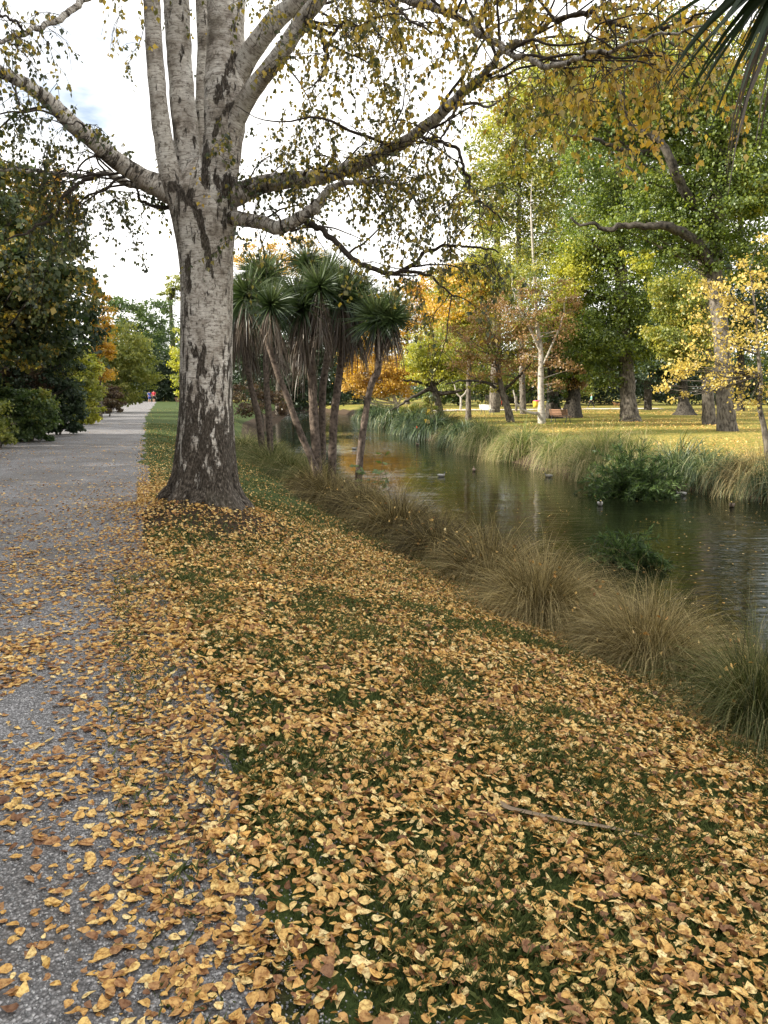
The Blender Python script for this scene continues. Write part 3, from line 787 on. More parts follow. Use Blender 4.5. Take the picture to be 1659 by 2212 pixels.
tw_chunks = []; leafP = []; leafD = []; leafC = []
def polyline(p, d, L, n, droop, wander=.25):
    pts = [np.array(p, float)]; d = unit(d)
    st = L / n
    for k in range(n):
        d = unit(d + rng.normal(0, wander, 3) * .5 + np.array([0, 0, -droop * (k + 1) / n]))
        pts.append(pts[-1] + d * st)
    return np.array(pts)
def spray(p, d, L, r, dens, tone):
    # few sprays hang before the cabbage tree heads
    dep = p[1] * math.cos(PITCH) - (p[2] - EYE) * math.sin(PITCH); hgt = p[1] * math.sin(PITCH) + (p[2] - EYE) * math.cos(PITCH)
    uu_, vv_ = 829.5 + F * p[0] / dep, 1106 - F * hgt / dep
    if 480 < uu_ < 900 and vv_ > 455 and rng.random() < .8: return
    if 820 < uu_ < 1180 and 180 < vv_ < 600 and rng.random() < .42: return
    if p[1] < 5.6 + 1.6 * rng.random(): return
    if p[0] > .8 and p[2] < 6.4 and rng.random() < .35: return
    if d[1] < 0: d = np.array([d[0], d[1] * .3, d[2]])
    P = polyline(p, d, L, 7, .36, .34)
    tw_chunks.append(tube(P, np.linspace(r, r * .25, len(P)), 4))
    for k in range(1, len(P)):
        for _ in range(2 if k > 2 else 1):
            if rng.random() > dens: continue
            dd = unit(P[k] - P[k - 1]) + rng.normal(0, .8, 3); dd[2] -= .12
            l2 = .14 + .34 * rng.random()
            Q = polyline(P[k], dd, l2, 4, .55, .4)
            tw_chunks.append(tube(Q, np.linspace(.0034, .0015, len(Q)), 3))
            if rng.random() < .22: continue
            nl = int(l2 / .04)
            t = rng.random(nl) * (len(Q) - 1.001)
            ii = t.astype(int); q = Q[ii] + (Q[ii + 1] - Q[ii]) * (t - ii)[:, None]
            leafP.append(q + rng.normal(0, .012, (nl, 3)))
            leafC.append(np.clip(tone + rng.normal(0, .2, nl), 0, 1))
def leafy(nm, t0, t1, count, L=(.5, 1.2), dens=.75, tone=.45, upb=.1, src=LP):
    P, R = src[nm]
    count = max(3, int(count * .6))
    for _ in range(count):
        t = (t0 + (t1 - t0) * rng.random()) * (len(P) - 1.001)
        i = int(t); q = P[i] + (P[i + 1] - P[i]) * (t - i)
        ax = unit(P[i + 1] - P[i])
        d = rng.normal(0, 1, 3); d = d - ax * np.dot(d, ax) * .8; d = unit(d) + ax * .6; d[2] = d[2] * .6 + upb
        l = L[0] + (L[1] - L[0]) * rng.random()
        spray(q, d, l, .004 + .003 * l, dens, tone + .22 * (q[0] / 4) + rng.normal(0, .06))
def secondary(nm, t0, t1, count, L, per, dens=.75, tone=.45, upb=.5, src=LP, out=None):
    """woody side branches that carry their own sprays"""
    P, R = src[nm]
    per = max(2, int(per * .5))
    for kk in range(count):
        t = (t0 + (t1 - t0) * (kk + rng.random()) / count) * (len(P) - 1.001)
        i = int(t); q = P[i]; ax = unit(P[i + 1] - P[i])
        d = rng.normal(0, 1, 3); d = d - ax * np.dot(d, ax) * .8; d = unit(d) + ax * .7; d[2] = abs(d[2]) * .5 * upb + upb * .2
        if out is not None: d = unit(d) + np.array(out)
        l = L[0] + (L[1] - L[0]) * rng.random()
        B = polyline(q, d, l, 9, .12, .42)
        r0 = min(R[i] * .5, .008 + .007 * l)
        tw_chunks.append(tube(catmull(B, 2), np.linspace(r0, .003, len(B) * 2 - 1), 6))
        for _ in range(per):
            k = rng.integers(2, len(B)); dd = unit(B[k] - B[k - 1]) + rng.normal(0, .8, 3); dd[2] -= .1
            spray(B[k], dd, .35 + .6 * rng.random(), .004, dens, tone + .22 * (B[k][0] / 4) + rng.normal(0, .06))
secondary('G', .15, .9, 11, (.9, 1.8), 7, tone=.38, upb=.2)
secondary('K', .25, 1, 8, (.6, 1.3), 6, tone=.33, upb=.3)
leafy('K', .3, 1, 14, tone=.33); leafy('K2', .2, 1, 12, (.3, .7), tone=.33); leafy('K3', .3, 1, 8, (.3, .7), tone=.2)
leafy('U', .45, 1, 12, (.3, .8), tone=.5); leafy('U2', .2, 1, 8, tone=.5); leafy('V', .3, 1, 14, (.4, 1.0), tone=.6, upb=-.3)
secondary('H', .22, .95, 17, (.9, 2.0), 9, tone=.42, upb=.45)
leafy('H', .4, 1, 26, tone=.5)
secondary('I', .3, 1, 8, (.6, 1.3), 7, tone=.32, upb=.5)
leafy('I', .5, 1, 12, tone=.3); leafy('I2', .3, 1, 26, (.4, .9), tone=.27, upb=-.1); leafy('I3', .1, 1, 10, tone=.25, upb=-.3)
secondary('I2', .35, 1, 6, (.5, 1.1), 6, tone=.25, upb=.2)
secondary('J', .25, 1, 16, (.7, 1.7), 9, tone=.6, upb=.15)
leafy('J', .3, 1, 34, (.4, 1.1), tone=.62); leafy('J2', .1, 1, 20, (.4, 1.0), tone=.6); leafy('J3', .1, 1, 22, (.4, .9), tone=.66)
leafy('N', .2, 1, 14, (.4, .8), tone=.5); leafy('N2', .2, 1, 10, (.3, .7), tone=.45)
leafy('O', .1, 1, 24, (.5, 1.1), tone=.28, upb=-.15); leafy('Q', .1, 1, 8, tone=.4)
secondary('O', .2, 1, 6, (.6, 1.2), 7, tone=.27, upb=.1)
leafy('S', .1, 1, 42, (.6, 1.3), tone=.62, upb=-.35); leafy('T', .1, 1, 22, (.5, 1.1), tone=.5, upb=-.2)
secondary('S', .1, 1, 8, (.8, 1.6), 8, tone=.62, upb=-.1)
secondary('E', .55, 1, 6, (.8, 1.6), 7, tone=.45, upb=.3, src=SP); secondary('F', .5, 1, 7, (.8, 1.7), 8, tone=.42, upb=.1, src=SP)
secondary('D', .8, 1, 5, (1, 2), 6, tone=.5, src=SP); secondary('A', .75, 1, 5, (1, 2.), 6, tone=.5, src=SP); secondary('B', .8, 1, 5, (1, 2.), 6, tone=.5, src=SP)
# fine twigs behind the stems low down on both sides
secondary('K', .0, .5, 5, (.6, 1.2), 7, tone=.3, upb=.4); secondary('I', .0, .4, 5, (.5, 1.1), 6, tone=.3, upb=.6, out=(.3, .5, .2)); secondary('H', .05, .4, 7, (.7, 1.5), 8, tone=.3, upb=.5, out=(0, .3, .1))
# little shoots on the trunk face
for (a, b, c, d_) in ((404, 425, 430, 380), (404, 425, 418, 360), (404, 430, 450, 415), (404, 430, 445, 432)):
    p = W(a, b, 9.62); q = W(c, d_, 9.45); P = polyline(p, q - p, np.linalg.norm(q - p), 5, .05, .1)
    tw_chunks.append(tube(P, np.linspace(.003, .001, 6), 4)); leafP.append(P[-2:]); leafC.append(np.array([.75, .9]))
build('twigs', tw_chunks, M['twig'], birch)
LPs = np.concatenate(leafP); LC = np.concatenate(leafC); n = len(LPs)
print('birch leaves', n, 'twigs', len(tw_chunks))
tip = rng.normal(0, .55, (n, 3)); tip[:, 2] -= 1.0
nr = rng.normal(0, 1, (n, 3)); nr[:, 2] *= .4
build('leaves', [scatter(LEAF4_V, LEAF4_F, LPs + unit(tip) * .012, frames(tip, nr), np.clip(rng.normal(.05, .009, n), .025, .07), rng.normal(0, .3, n), LC)], M['birch_leaf'], birch)

ORD = 'first second third fourth fifth sixth seventh eighth ninth tenth eleventh twelfth thirteenth fourteenth fifteenth sixteenth seventeenth eighteenth nineteenth twentieth'.split()
# ------------------------------------------------------------------ general trees
def crown_cards(blobs, Y, n, leaf, flat=.5, spread=.18, shell=.45, sparse=1.0):
    B = []
    for b in blobs:
        u, v, ru, rv = b[:4]; dY = b[4] if len(b) > 4 else 0
        Yb = Y + dY
        B.append((W(u, v, Yb), px(ru, Yb), px(rv, Yb), (px(ru, Yb) + px(rv, Yb)) * .42, ru * rv))
    wts = np.array([b[4] for b in B], float); wts /= wts.sum()
    out = []; centers = []
    for b, w in zip(B, wts):
        nb = int(n * w); nc = max(9, nb // 95)
        d = unit(rng.normal(0, 1, (nc, 3))); r = (shell + (1 - shell) * rng.random(nc)) ** .8
        C = b[0] + d * r[:, None] * np.array([b[1], b[3], b[2]])
        centers.append(C[:: max(1, nc // 10)])
        sg = spread * (b[1] + b[2]) * .75
        csz = .55 + .9 * rng.random(nc)
        idx = rng.integers(0, nc, nb)
        P = C[idx] + rng.normal(0, 1, (nb, 3)) * np.array([1, 1, flat]) * sg * csz[idx][:, None] * .56
        outd = unit(P - b[0])
        nr = outd * .55 + rng.normal(0, .6, (nb, 3)) + np.array([0, 0, .45])
        tp = rng.normal(0, 1, (nb, 3)); tp[:, 2] -= .5
        ct = rng.random(nc)
        rn = np.clip(.5 * ct[idx] + .5 * rng.random(nb), 0, 1)
        S = leaf * (.45 + 1.1 * rng.random(nb) ** 1.5)
        out.append(scatter(QUAD_V, QUAD_F, P, frames(tp, nr), S, None, rn))
    return out, np.concatenate(centers)

def tree(name, label, mat, Y, blobs, n, leaf, trunk=None, limbs=(), bark='bark', cat='tree', group=None, auto=True, base=None, extra=(), limb_fwd=1.0, lowcap=1, **kw):
    """blobs / trunk are given as seen from the path at depth Y"""
    if trunk is not None:
        P, R = smooth_limb([(a, b, Y + (c2[0] if c2 else 0), w) for (a, b, w, *c2) in trunk], 6)
        gx, gy = P[0][0], P[0][1]
        gz = float(H(gx, gy))
        if P[0][2] > gz - .1:
            P = np.vstack([[gx, gy, gz - .3], P]); R = np.concatenate([[R[0] * 1.15], R])
    else:
        u0 = np.average([b[0] for b in blobs]); c = W(u0, 900, Y); gx, gy = c[0], Y; gz = float(H(gx, gy))
        top = W(u0, np.average([b[1] for b in blobs]), Y)[2]
        P = catmull([(gx, gy, gz - .2), (gx + .1, gy, gz + (top - gz) * .4), (gx - .1, gy, gz + (top - gz) * .75), (gx, gy, top)], 5)
        R = np.linspace(max(.05, (top - gz) * .03), max(.02, (top - gz) * .012), len(P))
    root = thing(name, (gx, gy, gz), label, cat, group)
    t_ = tube(P, R, 14 if R[0] > .3 else 9, rough=.14, seed=int(abs(gx) * 7) % 30)
    tr_ = [t_]
    cards, C = crown_cards(blobs, Y, n, leaf, **kw)
    for m2, bl2, n2 in extra:
        c2_, C2 = crown_cards(bl2, Y, n2, leaf, **kw)
        build('crown', c2_, M[m2], root)
    build('crown', cards, M[mat], root)
    br = []
    for lb in limbs:
        Pb, Rb = smooth_limb([(a, b, Y - limb_fwd * min(1, i2 / 3), w * .8) for i2, (a, b, w, *c2) in enumerate(lb)], 6)
        Pb = Pb + (np.stack([fnoise(np.arange(len(Pb)) * .5, np.full(len(Pb), 9. + c3), 1., 60 + c3) for c3 in range(3)], -1) - .5) * Rb[0] * 2.2 * np.linspace(0, 1, len(Pb))[:, None]
        build('limb', [tube(Pb, Rb, 10, rough=.16, seed=3)], M['bark_dark' if bark == 'bark' else bark], root, True)
        for kq in ():
            dq = rng.normal(0, 1, 3); dq[2] = abs(dq[2]) * .8
            Qb = polyline(Pb[kq], dq, Rb[0] * (6 + 10 * rng.random()), 6, .1, .5)
            br.append(tube(Qb, np.linspace(Rb[kq] * .45, .01, 7), 5))
    if auto:
        sel = C[rng.permutation(len(C))[:40]]
        for c in sel:
            i = int(np.clip(np.searchsorted(P[:, 2], c[2] - .35 * np.hypot(c[0] - gx, c[1] - gy)), max(1, int(lowcap * len(P)) if lowcap < 1 else 1), len(P) - 1)) if P[-1][2] > P[0][2] else len(P) - 1
            s0 = P[i]; mid = (s0 + c) / 2 + np.array([0, 0, -.05 * np.linalg.norm(c - s0)]) + rng.normal(0, .04 * np.linalg.norm(c - s0) + .02, 3)
            r0 = min(R[i] * .5, .012 + .012 * np.linalg.norm(c - s0))
            Q = catmull([s0, mid, c], 4); br.append(tube(Q, np.linspace(r0, r0 * .25, len(Q)), 5, rough=.1))
        tr_.extend(br)
    build('trunk', tr_, M[bark], root, True)
    return root

exec_trees = []
def T(*a, **k): exec_trees.append((a, k))

# left side of the path
T('magnolia_tree', 'dark green tree with scattered large yellow leaves overhanging the left edge of the path', 'magnolia', 23,
  [(-40, 430, 120, 100, 1), (40, 540, 120, 120, 0), (110, 600, 95, 100, -1), (-20, 690, 150, 110, 0), (90, 700, 100, 90, 0), (-140, 600, 150, 230, 2), (-60, 350, 70, 60, 2)], 42000, .15, [(-60, 960, 30), (-50, 800, 26), (-30, 650, 20), (-20, 500, 12)], bark='bark_dark')
T('golden_tree', 'golden leaved tree peeping above the dark magnolia on the left', 'gold', 36, [(95, 420, 60, 55), (140, 460, 45, 40), (60, 470, 60, 60)], 7000, .14, group=None)
T('golden_tree', 'slim golden tree between the magnolia and the round olive tree beside the path', 'gold', 44, [(215, 690, 28, 65), (205, 610, 20, 35), (225, 780, 25, 45)], 6500, .13)
T('olive_tree', 'rounded olive green tree leaning over the left of the path', 'olive', 60, [(265, 760, 62, 62), (300, 795, 42, 48), (235, 830, 55, 40), (265, 845, 45, 32), (240, 790, 50, 60), (235, 870, 40, 18)], 22000, .17)
T('shrub', 'yellow green leafy shrub at the left path edge in front of the olive tree', 'yellow_green', 38, [(190, 800, 32, 45), (178, 850, 30, 50), (195, 885, 26, 30), (165, 895, 26, 22)], 7500, .12, cat='shrub', extra=[('olive', [(185, 830, 34, 60)], 3000)])
T('shrub', 'rusty brown shrub beneath the olive tree beside the path', 'brown_shrub', 50, [(235, 860, 30, 32), (215, 872, 25, 24), (255, 876, 18, 10)], 6500, .12, cat='shrub')
T('shrub', 'light green round shrub nearest the camera on the left of the path', 'shrub_green', 25, [(70, 890, 50, 48), (30, 885, 45, 50), (95, 925, 30, 26), (50, 935, 50, 22)], 15000, .09, cat='shrub', extra=[('olive', [(85, 880, 40, 36)], 2200)])
T('shrub', 'small brownish shrub at the left frame edge below the light green one', 'olive', 22, [(10, 930, 30, 30), (-30, 900, 50, 60)], 4000, .08, cat='shrub')
T('shrub', 'blue green low shrub in deep shade between two lighter shrubs left of the path', 'dark_green', 29, [(130, 860, 50, 45), (150, 900, 32, 30), (100, 820, 60, 40), (120, 915, 40, 18)], 16000, .10, cat='shrub')
T('shrub', 'tangled dark shrub with a few russet leaves under the magnolia tree', 'dark_green', 28, [(60, 800, 90, 50), (-20, 820, 80, 60), (140, 800, 50, 40)], 8000, .10, cat='shrub', extra=[('brown_shrub', [(60, 800, 80, 45)], 2500), ('olive', [(120, 780, 60, 50)], 1500)])
T('broadleaf_tree', 'mid green tree behind the olive tree at the bend of the path', 'shrub_green', 125, [(275, 680, 50, 48), (310, 720, 50, 60), (260, 760, 60, 60)], 11000, .34, bark='bark_dark')  # darker leaf colour stands in for shade on this tree
T('broadleaf_tree', 'tall green tree directly beyond the end of the path, left of the birch trunk', 'shrub_green', 135, [(345, 700, 55, 55), (370, 760, 60, 70), (310, 780, 60, 60)], 12000, .34, bark='bark_dark')  # shade put into the leaf colour here too
T('pine_tree', 'distant grey green pine crown just left of the birch trunk', 'olive', 165, [(378, 612, 24, 20), (392, 630, 30, 22), (368, 640, 22, 14)], 3500, .34, bark='bark_dark')
T('shrub', 'dark evergreen shrub in shadow where the path ends', 'dark_green', 130, [(290, 842, 50, 28), (345, 835, 60, 34), (400, 830, 50, 40), (330, 800, 80, 40), (350, 860, 75, 12), (230, 850, 50, 25), (420, 855, 60, 18)], 34000, .3, cat='shrub')
T('young_tree', 'slender yellow green tree on the lawn behind the left side of the birch trunk', 'yellow_green', 74, [(390, 760, 20, 60), (385, 810, 22, 35), (400, 850, 22, 25)], 4200, .15)
T('broadleaf_tree', 'shaded dark tree at the far left behind the magnolia', 'dark_green', 40, [(60, 640, 130, 110), (180, 720, 50, 60), (120, 780, 100, 60), (-80, 640, 120, 160)], 17000, .2, bark='bark_dark')
# middle distance behind the cabbage trees
T('golden_tree', 'thin golden tree rising above the left cabbage trees', 'gold', 92, [(570, 555, 75, 42), (640, 540, 70, 38), (540, 600, 70, 50), (620, 600, 70, 50)], 8500, .2, [(600, 880, 10), (602, 700, 8), (600, 560, 5)], sparse=.5)
T('willow_tree', 'dark weeping willow trailing to the river behind the cabbage trees', 'dark_green', 104, [(650, 800, 70, 75), (590, 790, 60, 80), (715, 810, 45, 65), (660, 740, 80, 50), (540, 780, 50, 80)], 24000, .3, bark='bark_dark')
T('shrub', 'brown leaved shrub right behind the birch trunk by the river bend', 'brown_shrub', 60, [(540, 860, 50, 40), (590, 870, 40, 35)], 5000, .14, cat='shrub')
T('maple_tree', 'glowing orange gold tree with pale forked trunk on the far bank', 'orange', 84, [(820, 815, 62, 48), (865, 810, 50, 42), (790, 760, 50, 45), (770, 820, 35, 40)], 15000, .2, [(859, 898, 11), (857, 878, 10), (852, 862, 8), (846, 840, 5)], [[(857, 878, 7), (866, 862, 5), (872, 845, 3)]], bark='bark_pale', extra=[('gold', [(815, 800, 70, 55), (870, 815, 50, 40)], 9000)])
T('golden_tree', 'broad golden tree with orange top at the river bend behind the rightmost cabbage tree', 'gold', 128, [(880, 660, 62, 48), (850, 710, 55, 50), (930, 650, 60, 60), (940, 720, 60, 60), (800, 690, 50, 50)], 15000, .3, extra=[('orange', [(880, 625, 48, 22), (800, 660, 30, 30)], 3500)])
T('golden_tree', 'pale yellow tree right of the orange topped tree behind the river', 'mixed_green', 118, [(985, 660, 60, 90), (960, 760, 60, 60), (1030, 700, 60, 80)], 15000, .28, extra=[('gold', [(980, 650, 60, 80)], 8000)])
T('leaning_tree', 'yellow green tree with long low bough over the far bank grasses', 'yellow_green', 68, [(955, 790, 70, 42), (905, 785, 36, 36), (990, 765, 60, 45), (930, 760, 60, 35)], 14000, .16,
  [(952, 912, 21), (948, 880, 16), (941, 849, 14), (935, 835, 12)], [[(941, 845, 15), (925, 842, 11), (893, 857, 8), (870, 872, 6), (840, 885, 3)], [(938, 838, 12), (915, 828, 8), (892, 822, 6), (868, 822, 4)], [(941, 850, 14), (975, 848, 10), (1010, 838, 6), (1045, 828, 4)]], extra=[('mixed_green', [(950, 760, 80, 60)], 6000)])
T('rust_tree', 'half bare russet tree with leaning trunk on the far lawn', 'rust', 56, [(1060, 790, 85, 42), (1110, 750, 75, 55), (1020, 740, 60, 60), (1090, 690, 80, 60)], 10500, .13,
  [(1104, 916, 20), (1096, 880, 15), (1086, 850, 13), (1080, 820, 10), (1070, 770, 7)], [[(1086, 850, 10), (1050, 826, 7), (1000, 822, 5), (960, 832, 3)], [(1085, 846, 10), (1120, 815, 7), (1150, 780, 5)]], extra=[('mixed_green', [(1050, 830, 50, 24), (1080, 740, 80, 60)], 3500)])
T('poplar_tree', 'tall thin tree with white upper trunk and a low curved bough beside the riverbank', 'rust', 53, [(1170, 720, 75, 80), (1120, 660, 60, 60), (1200, 800, 55, 50), (1190, 650, 60, 60)], 8500, .12,
  [(1171, 930, 20), (1169, 880, 15), (1168, 830, 13), (1168, 760, 10), (1160, 700, 8), (1157, 640, 7), (1152, 560, 5), (1148, 480, 4), (1147, 430, 2), (1150, 380, 1)], [[(1170, 893, 10), (1148, 892, 8), (1125, 882, 7), (1112, 862, 5), (1108, 842, 3)], [(1168, 760, 8), (1140, 700, 6), (1115, 650, 4), (1105, 600, 3)], [(1168, 800, 7), (1195, 740, 5), (1215, 690, 4), (1222, 640, 2)]], bark='bark_pale', extra=[('mixed_green', [(1150, 620, 70, 90)], 4000)])
T('maple_tree', 'tree with a vivid orange red patch high behind the far bank', 'orange', 80, [(1055, 480, 26, 40), (1080, 450, 22, 30)], 3000, .18, extra=[('mixed_green', [(1080, 560, 70, 90), (1040, 600, 60, 80)], 9000)])
T('broadleaf_tree', 'yellowing tall tree on the left flank of the far woodland', 'mixed_green', 74, [(1080, 320, 75, 90), (1140, 230, 80, 90), (1040, 420, 60, 70), (1130, 400, 90, 90), (1100, 530, 90, 80), (1210, 180, 80, 100), (1180, 320, 90, 100), (1200, 480, 80, 90)], 60000, .2, [(1130, 895, 14), (1125, 700, 11), (1120, 500, 9), (1125, 320, 6)], extra=[('yellow_green', [(1120, 300, 90, 120), (1180, 200, 80, 80)], 9000)])
T('oak_tree', 'great oak with straight dark trunk standing in the middle of the far lawn', 'oak_green', 56, [(1340, 745, 95, 62), (1280, 690, 70, 70), (1400, 690, 75, 80), (1350, 600, 105, 75), (1290, 500, 90, 80), (1390, 440, 110, 80), (1320, 350, 110, 90), (1290, 800, 55, 40)], 60000, .17,
  [(1362, 918, 56), (1360, 900, 41), (1357, 860, 33), (1353, 790, 30), (1348, 720, 29), (1343, 640, 27), (1340, 560, 24), (1336, 460, 18), (1335, 350, 10)], [[(1340, 590, 14), (1300, 540, 10), (1265, 500, 7)], [(1342, 660, 12), (1290, 640, 8), (1250, 620, 5)]], bark='bark', extra=[('yellow_green', [(1235, 600, 40, 75), (1275, 545, 50, 35), (1215, 660, 28, 45)], 9000)])
T('oak_tree', 'huge spreading oak with crooked limbs, its sunlit trunk behind the young yellow tree', 'oak_green', 42, [(1560, 420, 110, 100), (1450, 380, 90, 80), (1400, 260, 100, 80), (1540, 260, 110, 90), (1480, 520, 90, 50), (1600, 560, 90, 60), (1350, 480, 70, 35), (1660, 330, 90, 130), (1300, 270, 70, 50)], 62000, .15,
  [(1574, 950, 56), (1570, 920, 42), (1566, 850, 35), (1560, 750, 33), (1550, 650, 32), (1543, 580, 31), (1546, 480, 30), (1550, 380, 27), (1555, 280, 23), (1556, 180, 18), (1562, 60, 10)],
  [[(1545, 590, 30), (1510, 530, 27), (1480, 505, 25), (1440, 490, 22), (1380, 487, 16), (1330, 492, 14), (1280, 488, 9), (1230, 470, 5)],
   [(1546, 520, 26), (1500, 445, 24), (1475, 405, 24), (1450, 355, 23), (1425, 305, 18), (1385, 283, 15), (1352, 255, 12), (1342, 205, 7), (1320, 160, 5)],
   [(1430, 315, 15), (1385, 330, 12), (1330, 318, 11), (1290, 303, 9), (1220, 288, 5)],
   [(1552, 360, 14), (1600, 335, 12), (1635, 300, 10), (1670, 250, 8)], [(1556, 200, 12), (1500, 130, 9), (1450, 90, 6)]], extra=[('mixed_green', [(1420, 200, 120, 80), (1560, 150, 110, 80), (1300, 220, 80, 60)], 16000), ('yellow_green', [(1600, 250, 60, 60), (1620, 420, 60, 60), (1380, 560, 40, 30)], 5000)], limb_fwd=1.9)
T('broadleaf_tree', 'tree with a plain grey trunk just left of the sunlit oak trunk', 'mixed_green', 50, [(1470, 640, 70, 60), (1500, 750, 70, 50), (1440, 720, 60, 50)], 14000, .15, [(1532, 915, 30), (1529, 850, 23), (1525, 720, 22), (1518, 560, 18), (1500, 400, 10)], extra=[('olive', [(1470, 700, 70, 80)], 6000)])
T('broadleaf_tree', 'tree with wide buttressed base between the great oak and the grey trunk', 'dark_green', 70, [(1480, 770, 90, 62), (1430, 740, 80, 70), (1500, 640, 90, 60), (1400, 800, 60, 40)], 24000, .2, [(1478, 897, 56), (1478, 884, 34), (1476, 860, 20), (1474, 780, 16), (1470, 650, 12)], bark='bark_dark')
T('broadleaf_tree', 'ivy clad trunk right of the white stemmed tree on the far lawn', 'oak_green', 64, [(1240, 780, 55, 50), (1230, 700, 60, 50), (1200, 840, 30, 25)], 13000, .17, [(1235, 896, 46), (1238, 870, 32), (1240, 840, 25), (1240, 760, 18), (1240, 650, 12)], bark='bark_dark', extra=[('rust', [(1230, 800, 50, 40)], 4000)])
T('broadleaf_tree', 'dark trunk half hidden behind the white stemmed tree', 'oak_green', 62, [(1190, 800, 40, 50), (1210, 720, 50, 60)], 8000, .17, [(1196, 900, 40), (1194, 860, 26), (1192, 780, 18), (1190, 640, 10)], bark='bark_dark', extra=[('dark_green', [(1198, 860, 16, 22)], 2000)])
T('young_tree', 'young tree with twisted dark stem and sparse bright yellow leaves at the right edge', 'pale_gold', 23.5, [(1580, 740, 90, 90), (1510, 800, 70, 60), (1620, 640, 60, 60), (1455, 840, 35, 35), (1630, 840, 40, 60), (1530, 660, 60, 60), (1640, 560, 50, 50)], 4300, .085,
  [(1662, 1010, 16), (1656, 960, 13), (1650, 920, 12), (1641, 877, 10), (1643, 821, 9), (1637, 754, 7), (1630, 660, 5), (1620, 580, 3)], bark='bark', spread=.3, lowcap=.6)
T('broadleaf_tree', 'tall green tree filling the skyline behind the great oak', 'shrub_green', 88, [(1300, 250, 110, 130), (1420, 180, 120, 110), (1250, 420, 100, 120), (1400, 400, 130, 120), (1340, 560, 120, 90), (1330, 700, 130, 80), (1220, 560, 100, 110), (1240, 720, 90, 90), (1150, 640, 80, 90), (1480, 600, 90, 110)], 80000, .26, [(1400, 880, 16), (1398, 600, 14), (1390, 300, 8)], bark='bark_dark', extra=[('mixed_green', [(1330, 180, 120, 90), (1420, 130, 90, 60)], 14000), ('dark_green', [(1330, 740, 130, 90), (1250, 780, 80, 60)], 16000)])  # dark leaves low in the crown paint its shade
T('broadleaf_tree', 'green tree at the far right skyline behind the spreading oak', 'oak_green', 82, [(1560, 300, 120, 150), (1680, 250, 110, 180), (1620, 500, 130, 130), (1580, 680, 130, 90), (1690, 700, 110, 130), (1400, 90, 110, 70), (1560, 100, 120, 80), (1500, 500, 90, 120), (1500, 720, 110, 90)], 58000, .25, [(1600, 880, 16), (1600, 600, 13), (1600, 300, 8)], bark='bark_dark', extra=[('dark_green', [(1600, 620, 130, 120)], 12000)])  # dark leaf patch stands in for shade deep in the crown
T('shrub', 'dark rhododendron like thicket closing off the far lawn behind the dog walker', 'dark_green', 122, [(1260, 825, 70, 50), (1350, 815, 80, 58), (1450, 815, 90, 58), (1560, 815, 90, 60), (1660, 815, 90, 62), (1180, 832, 60, 40), (1100, 840, 60, 30)], 52000, .3, cat='thicket')
T('broadleaf_tree', 'tall golden green tree beyond the leaning tree, shading the far lawn', 'mixed_green', 60, [(1020, 640, 70, 80), (1000, 720, 60, 50), (1060, 600, 60, 70)], 16000, .17, [(1012, 900, 14), (1012, 850, 11), (1015, 740, 9), (1020, 620, 6)], extra=[('gold', [(1010, 640, 70, 80)], 5000)])
T('hedge', 'shaded green hedge beyond the pale path across the river', 'shrub_green', 118, [(1000, 850, 60, 22), (1090, 846, 60, 24), (940, 850, 50, 24)], 9000, .26, cat='hedge')
T('shrub', 'low leafy bush beside the trunk of the leaning yellow green tree', 'olive', 66, [(905, 880, 26, 22), (925, 870, 18, 26), (880, 890, 24, 12)], 3500, .13, cat='shrub')

T('broadleaf_tree', 'big dark tree closing the river view behind the cabbage trees', 'dark_green', 132, [(620, 760, 80, 80), (700, 780, 70, 80), (540, 780, 80, 80), (760, 800, 50, 60), (480, 800, 80, 70), (640, 860, 130, 32), (760, 862, 60, 26)], 34000, .34, bark='bark_dark')
T('broadleaf_tree', 'olive crowned tree over the far hedge between the russet tree and the great oak', 'olive', 112, [(1080, 790, 90, 60), (1180, 760, 90, 80), (1250, 800, 80, 60), (1000, 800, 70, 60)], 24000, .3, bark='bark_dark')
for a, k in exec_trees: tree(*a, **k)
# the far wood that closes the horizon all round
wood = []
for k in range(170):
    u = -900 + 3600 * (k + rng.random()) / 170
    Yd = 165 + 70 * rng.random()
    hi = 1.0 if not (230 < u < 400) else .45
    b = [(u, 850 - 60 * hi * rng.random(), 90, 55 + 55 * hi * rng.random())]
    wood += crown_cards(b, Yd, 900, .75)[0]
tag(build('distant_woods', wood, M['dark_green']), 'dark green wood closing the horizon beyond the park', 'woods', kind='stuff')

# unseen evergreens added on the sunny side of the path to shade the bank
def shade_tree(x, y, h, r, label):
    gz = float(H(x, y)); root = thing('shade_evergreen', (x, y, gz), label, 'tree', 'unseen evergreens added for shade left of and behind the viewpoint')
    P = catmull([(x, y, gz - .3), (x + .2, y, gz + h * .4), (x, y + .1, gz + h * .95)], 8)
    build('trunk', [tube(P, np.linspace(h * .03, h * .006, len(P)), 12, rough=.1)], M['bark_dark'], root, True)
    n = 9000
    k = 260
    tt = rng.random(k) ** .8
    a = rng.random(k) * 2 * np.pi
    rr = r * (1.05 - tt) ** .6 * (.3 + .7 * rng.random(k) ** .5)
    C = np.stack([x + rr * np.cos(a), y + rr * np.sin(a), gz + h * (.08 + .92 * tt)], -1)
    idx = rng.integers(0, k, n)
    Pp = C[idx] + rng.normal(0, 1, (n, 3)) * np.array([.65, .65, .4])
    build('crown', [scatter(QUAD_V, QUAD_F, Pp, frames(rng.normal(0, 1, (n, 3)), rng.normal(0, 1, (n, 3)) + [0, 0, .5]), .34 * (.6 + .8 * rng.random(n)), None, rng.random(n))], M['dark_green'], root)
